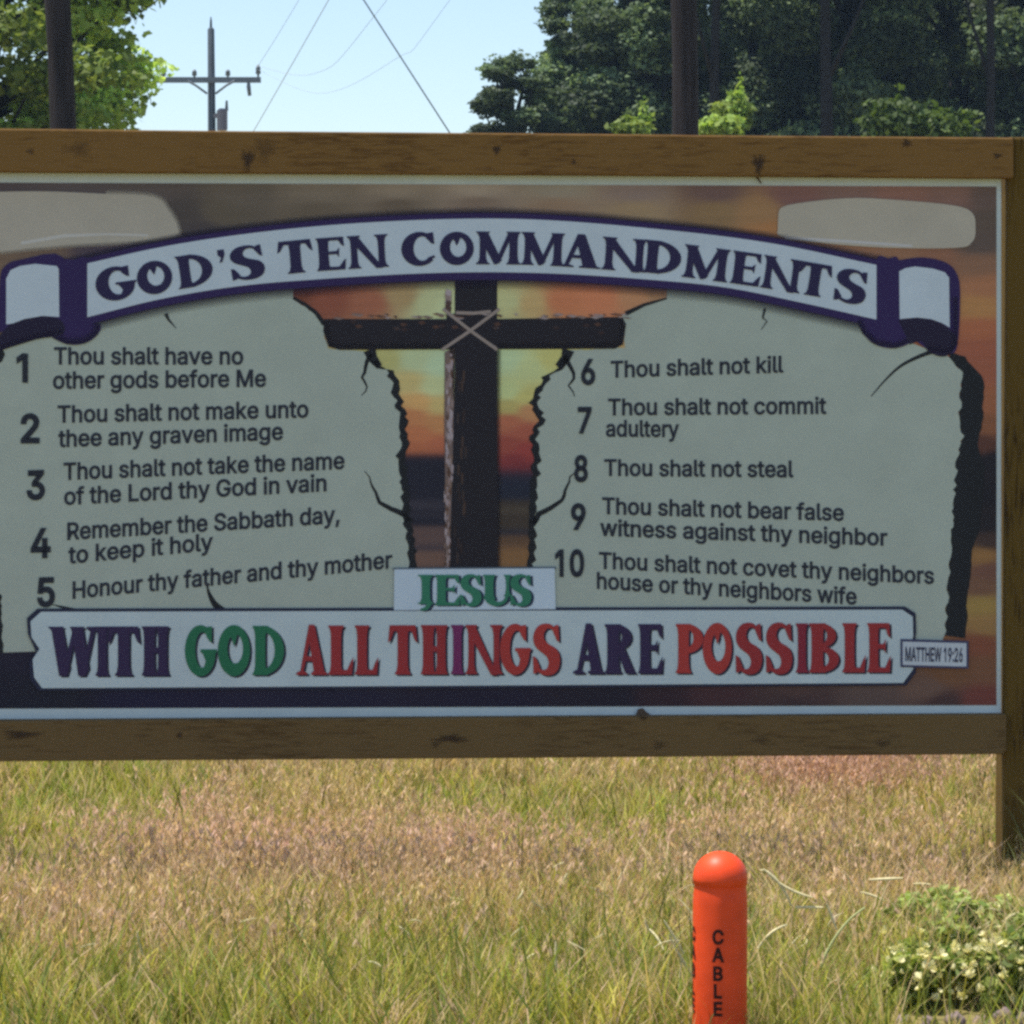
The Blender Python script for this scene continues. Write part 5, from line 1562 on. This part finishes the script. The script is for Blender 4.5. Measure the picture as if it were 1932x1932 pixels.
plant(1890, 1800, 6.1, .20, .15, 1900, 9, 26, "green leafy plant with hardly any blossoms below the board's right post", ((.18, .27, .06), (.42, .47, .16)), .012)
plant(1800, 1845, 5.8, .14, .11, 1500, 26, 8, "pale yellow-green leafy mass behind the blossom-thick plant", ((.16, .24, .05), (.42, .44, .14)), .014)
plant(1900, 1850, 5.85, .13, .15, 1700, 14, 11, "light green leafy plant at the right edge between the blossoming ones and the post", ((.18, .27, .05), (.44, .47, .15)), .013)
plant(1760, 1800, 6.0, .11, .12, 900, 5, 12, "loose low yellow-green plant in the grass left of the leafy mass", ((.18, .25, .05), (.40, .42, .14)), .012)
# weeds at the foot of the post
A = Acc()
n = 2200
y = 5.75 + 1.25 * rng.random(n) ** .8
x = .78 + (y - 5.5) * .12 + rng.random(n) ** .7 * .55
A.add(*blades(x, y, rng.uniform(.08, .22, n) * (.6 + .5 * (x > 1.0)) * worn(x, y), rng.uniform(.003, .006, n), rng.uniform(.1, .9, n), GREENS[rng.integers(0, 4, n)] * rng.uniform(.7, 1.2, n)[:, None] + .03, rng, TANS[rng.integers(0, 5, n)]))
n = 260
x = rng.uniform(1.12, 1.35, n); y = rng.uniform(6.3, 7.05, n)
A.add(*blades(x, y, rng.uniform(.08, .30, n) * (.35 + .65 * np.clip((x - 1.12) / .12, 0, 1)), rng.uniform(.003, .006, n), rng.uniform(.1, .7, n), np.array([[.24, .26, .11]]) * rng.uniform(.6, 1.4, n)[:, None], rng))
tag(A.build("weeds"), "grey green weeds around the foot of the right post", "weeds", kind="stuff")

def stone(u, v, y, sx, sy, sz, seed, label):
    bm = bmesh.new()
    bmesh.ops.create_icosphere(bm, subdivisions=3, radius=1)
    for q in bm.verts:
        n_ = noise.noise(q.co * 1.6 + Vector((seed * 3.1, 0, 0))) * .5 + noise.noise(q.co * 4 + Vector((0, seed, 0))) * .28
        q.co *= 1 + n_
        q.co = Vector((math.copysign(abs(q.co.x) ** .8, q.co.x) * sx, math.copysign(abs(q.co.y) ** .8, q.co.y) * sy, q.co.z * sz))
    me = bpy.data.meshes.new("edging_stone")
    bm.to_mesh(me)
    bm.free()
    me.polygons.foreach_set("use_smooth", [True] * len(me.polygons))
    o = link("edging_stone", me, M_STONE)
    o.location = at(u, v, y)
    o.rotation_euler = (0, 0, seed)
    tag(o, label, "stone", "stones edging the plants")
for i, (u, v, sx, sz, lab) in enumerate([(1445, 1930, .030, .014, "low flat stone touching the orange post's right side"), (1655, 1926, .030, .018, "stone at the left end of the edging row"), (1705, 1924, .020, .020, "second edging stone from the row's left end, below the smallest plant"),
        (1752, 1926, .018, .018, "small edging stone left of the middle of the row"), (1800, 1922, .022, .022, "edging stone below the blossom-thick plant"), (1850, 1926, .020, .018, "edging stone right of the middle of the row"), (1893, 1916, .020, .022, "tallest edging stone, second from the photo's right edge"),
        (1935, 1920, .022, .022, "edging stone cut off by the photo's right edge")]):
    stone(u, v + 6, 5.46 + .012 * (i % 3), sx * .72, .016, sz * .75, i + 1, lab)

# ------------------------------------------------------------------ air
bm = bmesh.new()
box(bm, Vector((0, 745, 9.0)), 1900, 1600, 22)
hz = bpy.data.materials.new("haze_air")
hz.use_nodes = True
hn = hz.node_tree
hn.nodes.remove(hn.nodes["Principled BSDF"])
pv = hn.nodes.new("ShaderNodeVolumePrincipled")
pv.inputs["Color"].default_value = (.55, .76, 1.0, 1)
pv.inputs["Density"].default_value = .0004
hn.links.new(pv.outputs[0], hn.nodes["Material Output"].inputs["Volume"])
tag(bm_obj("haze", bm, hz), kind="stuff")
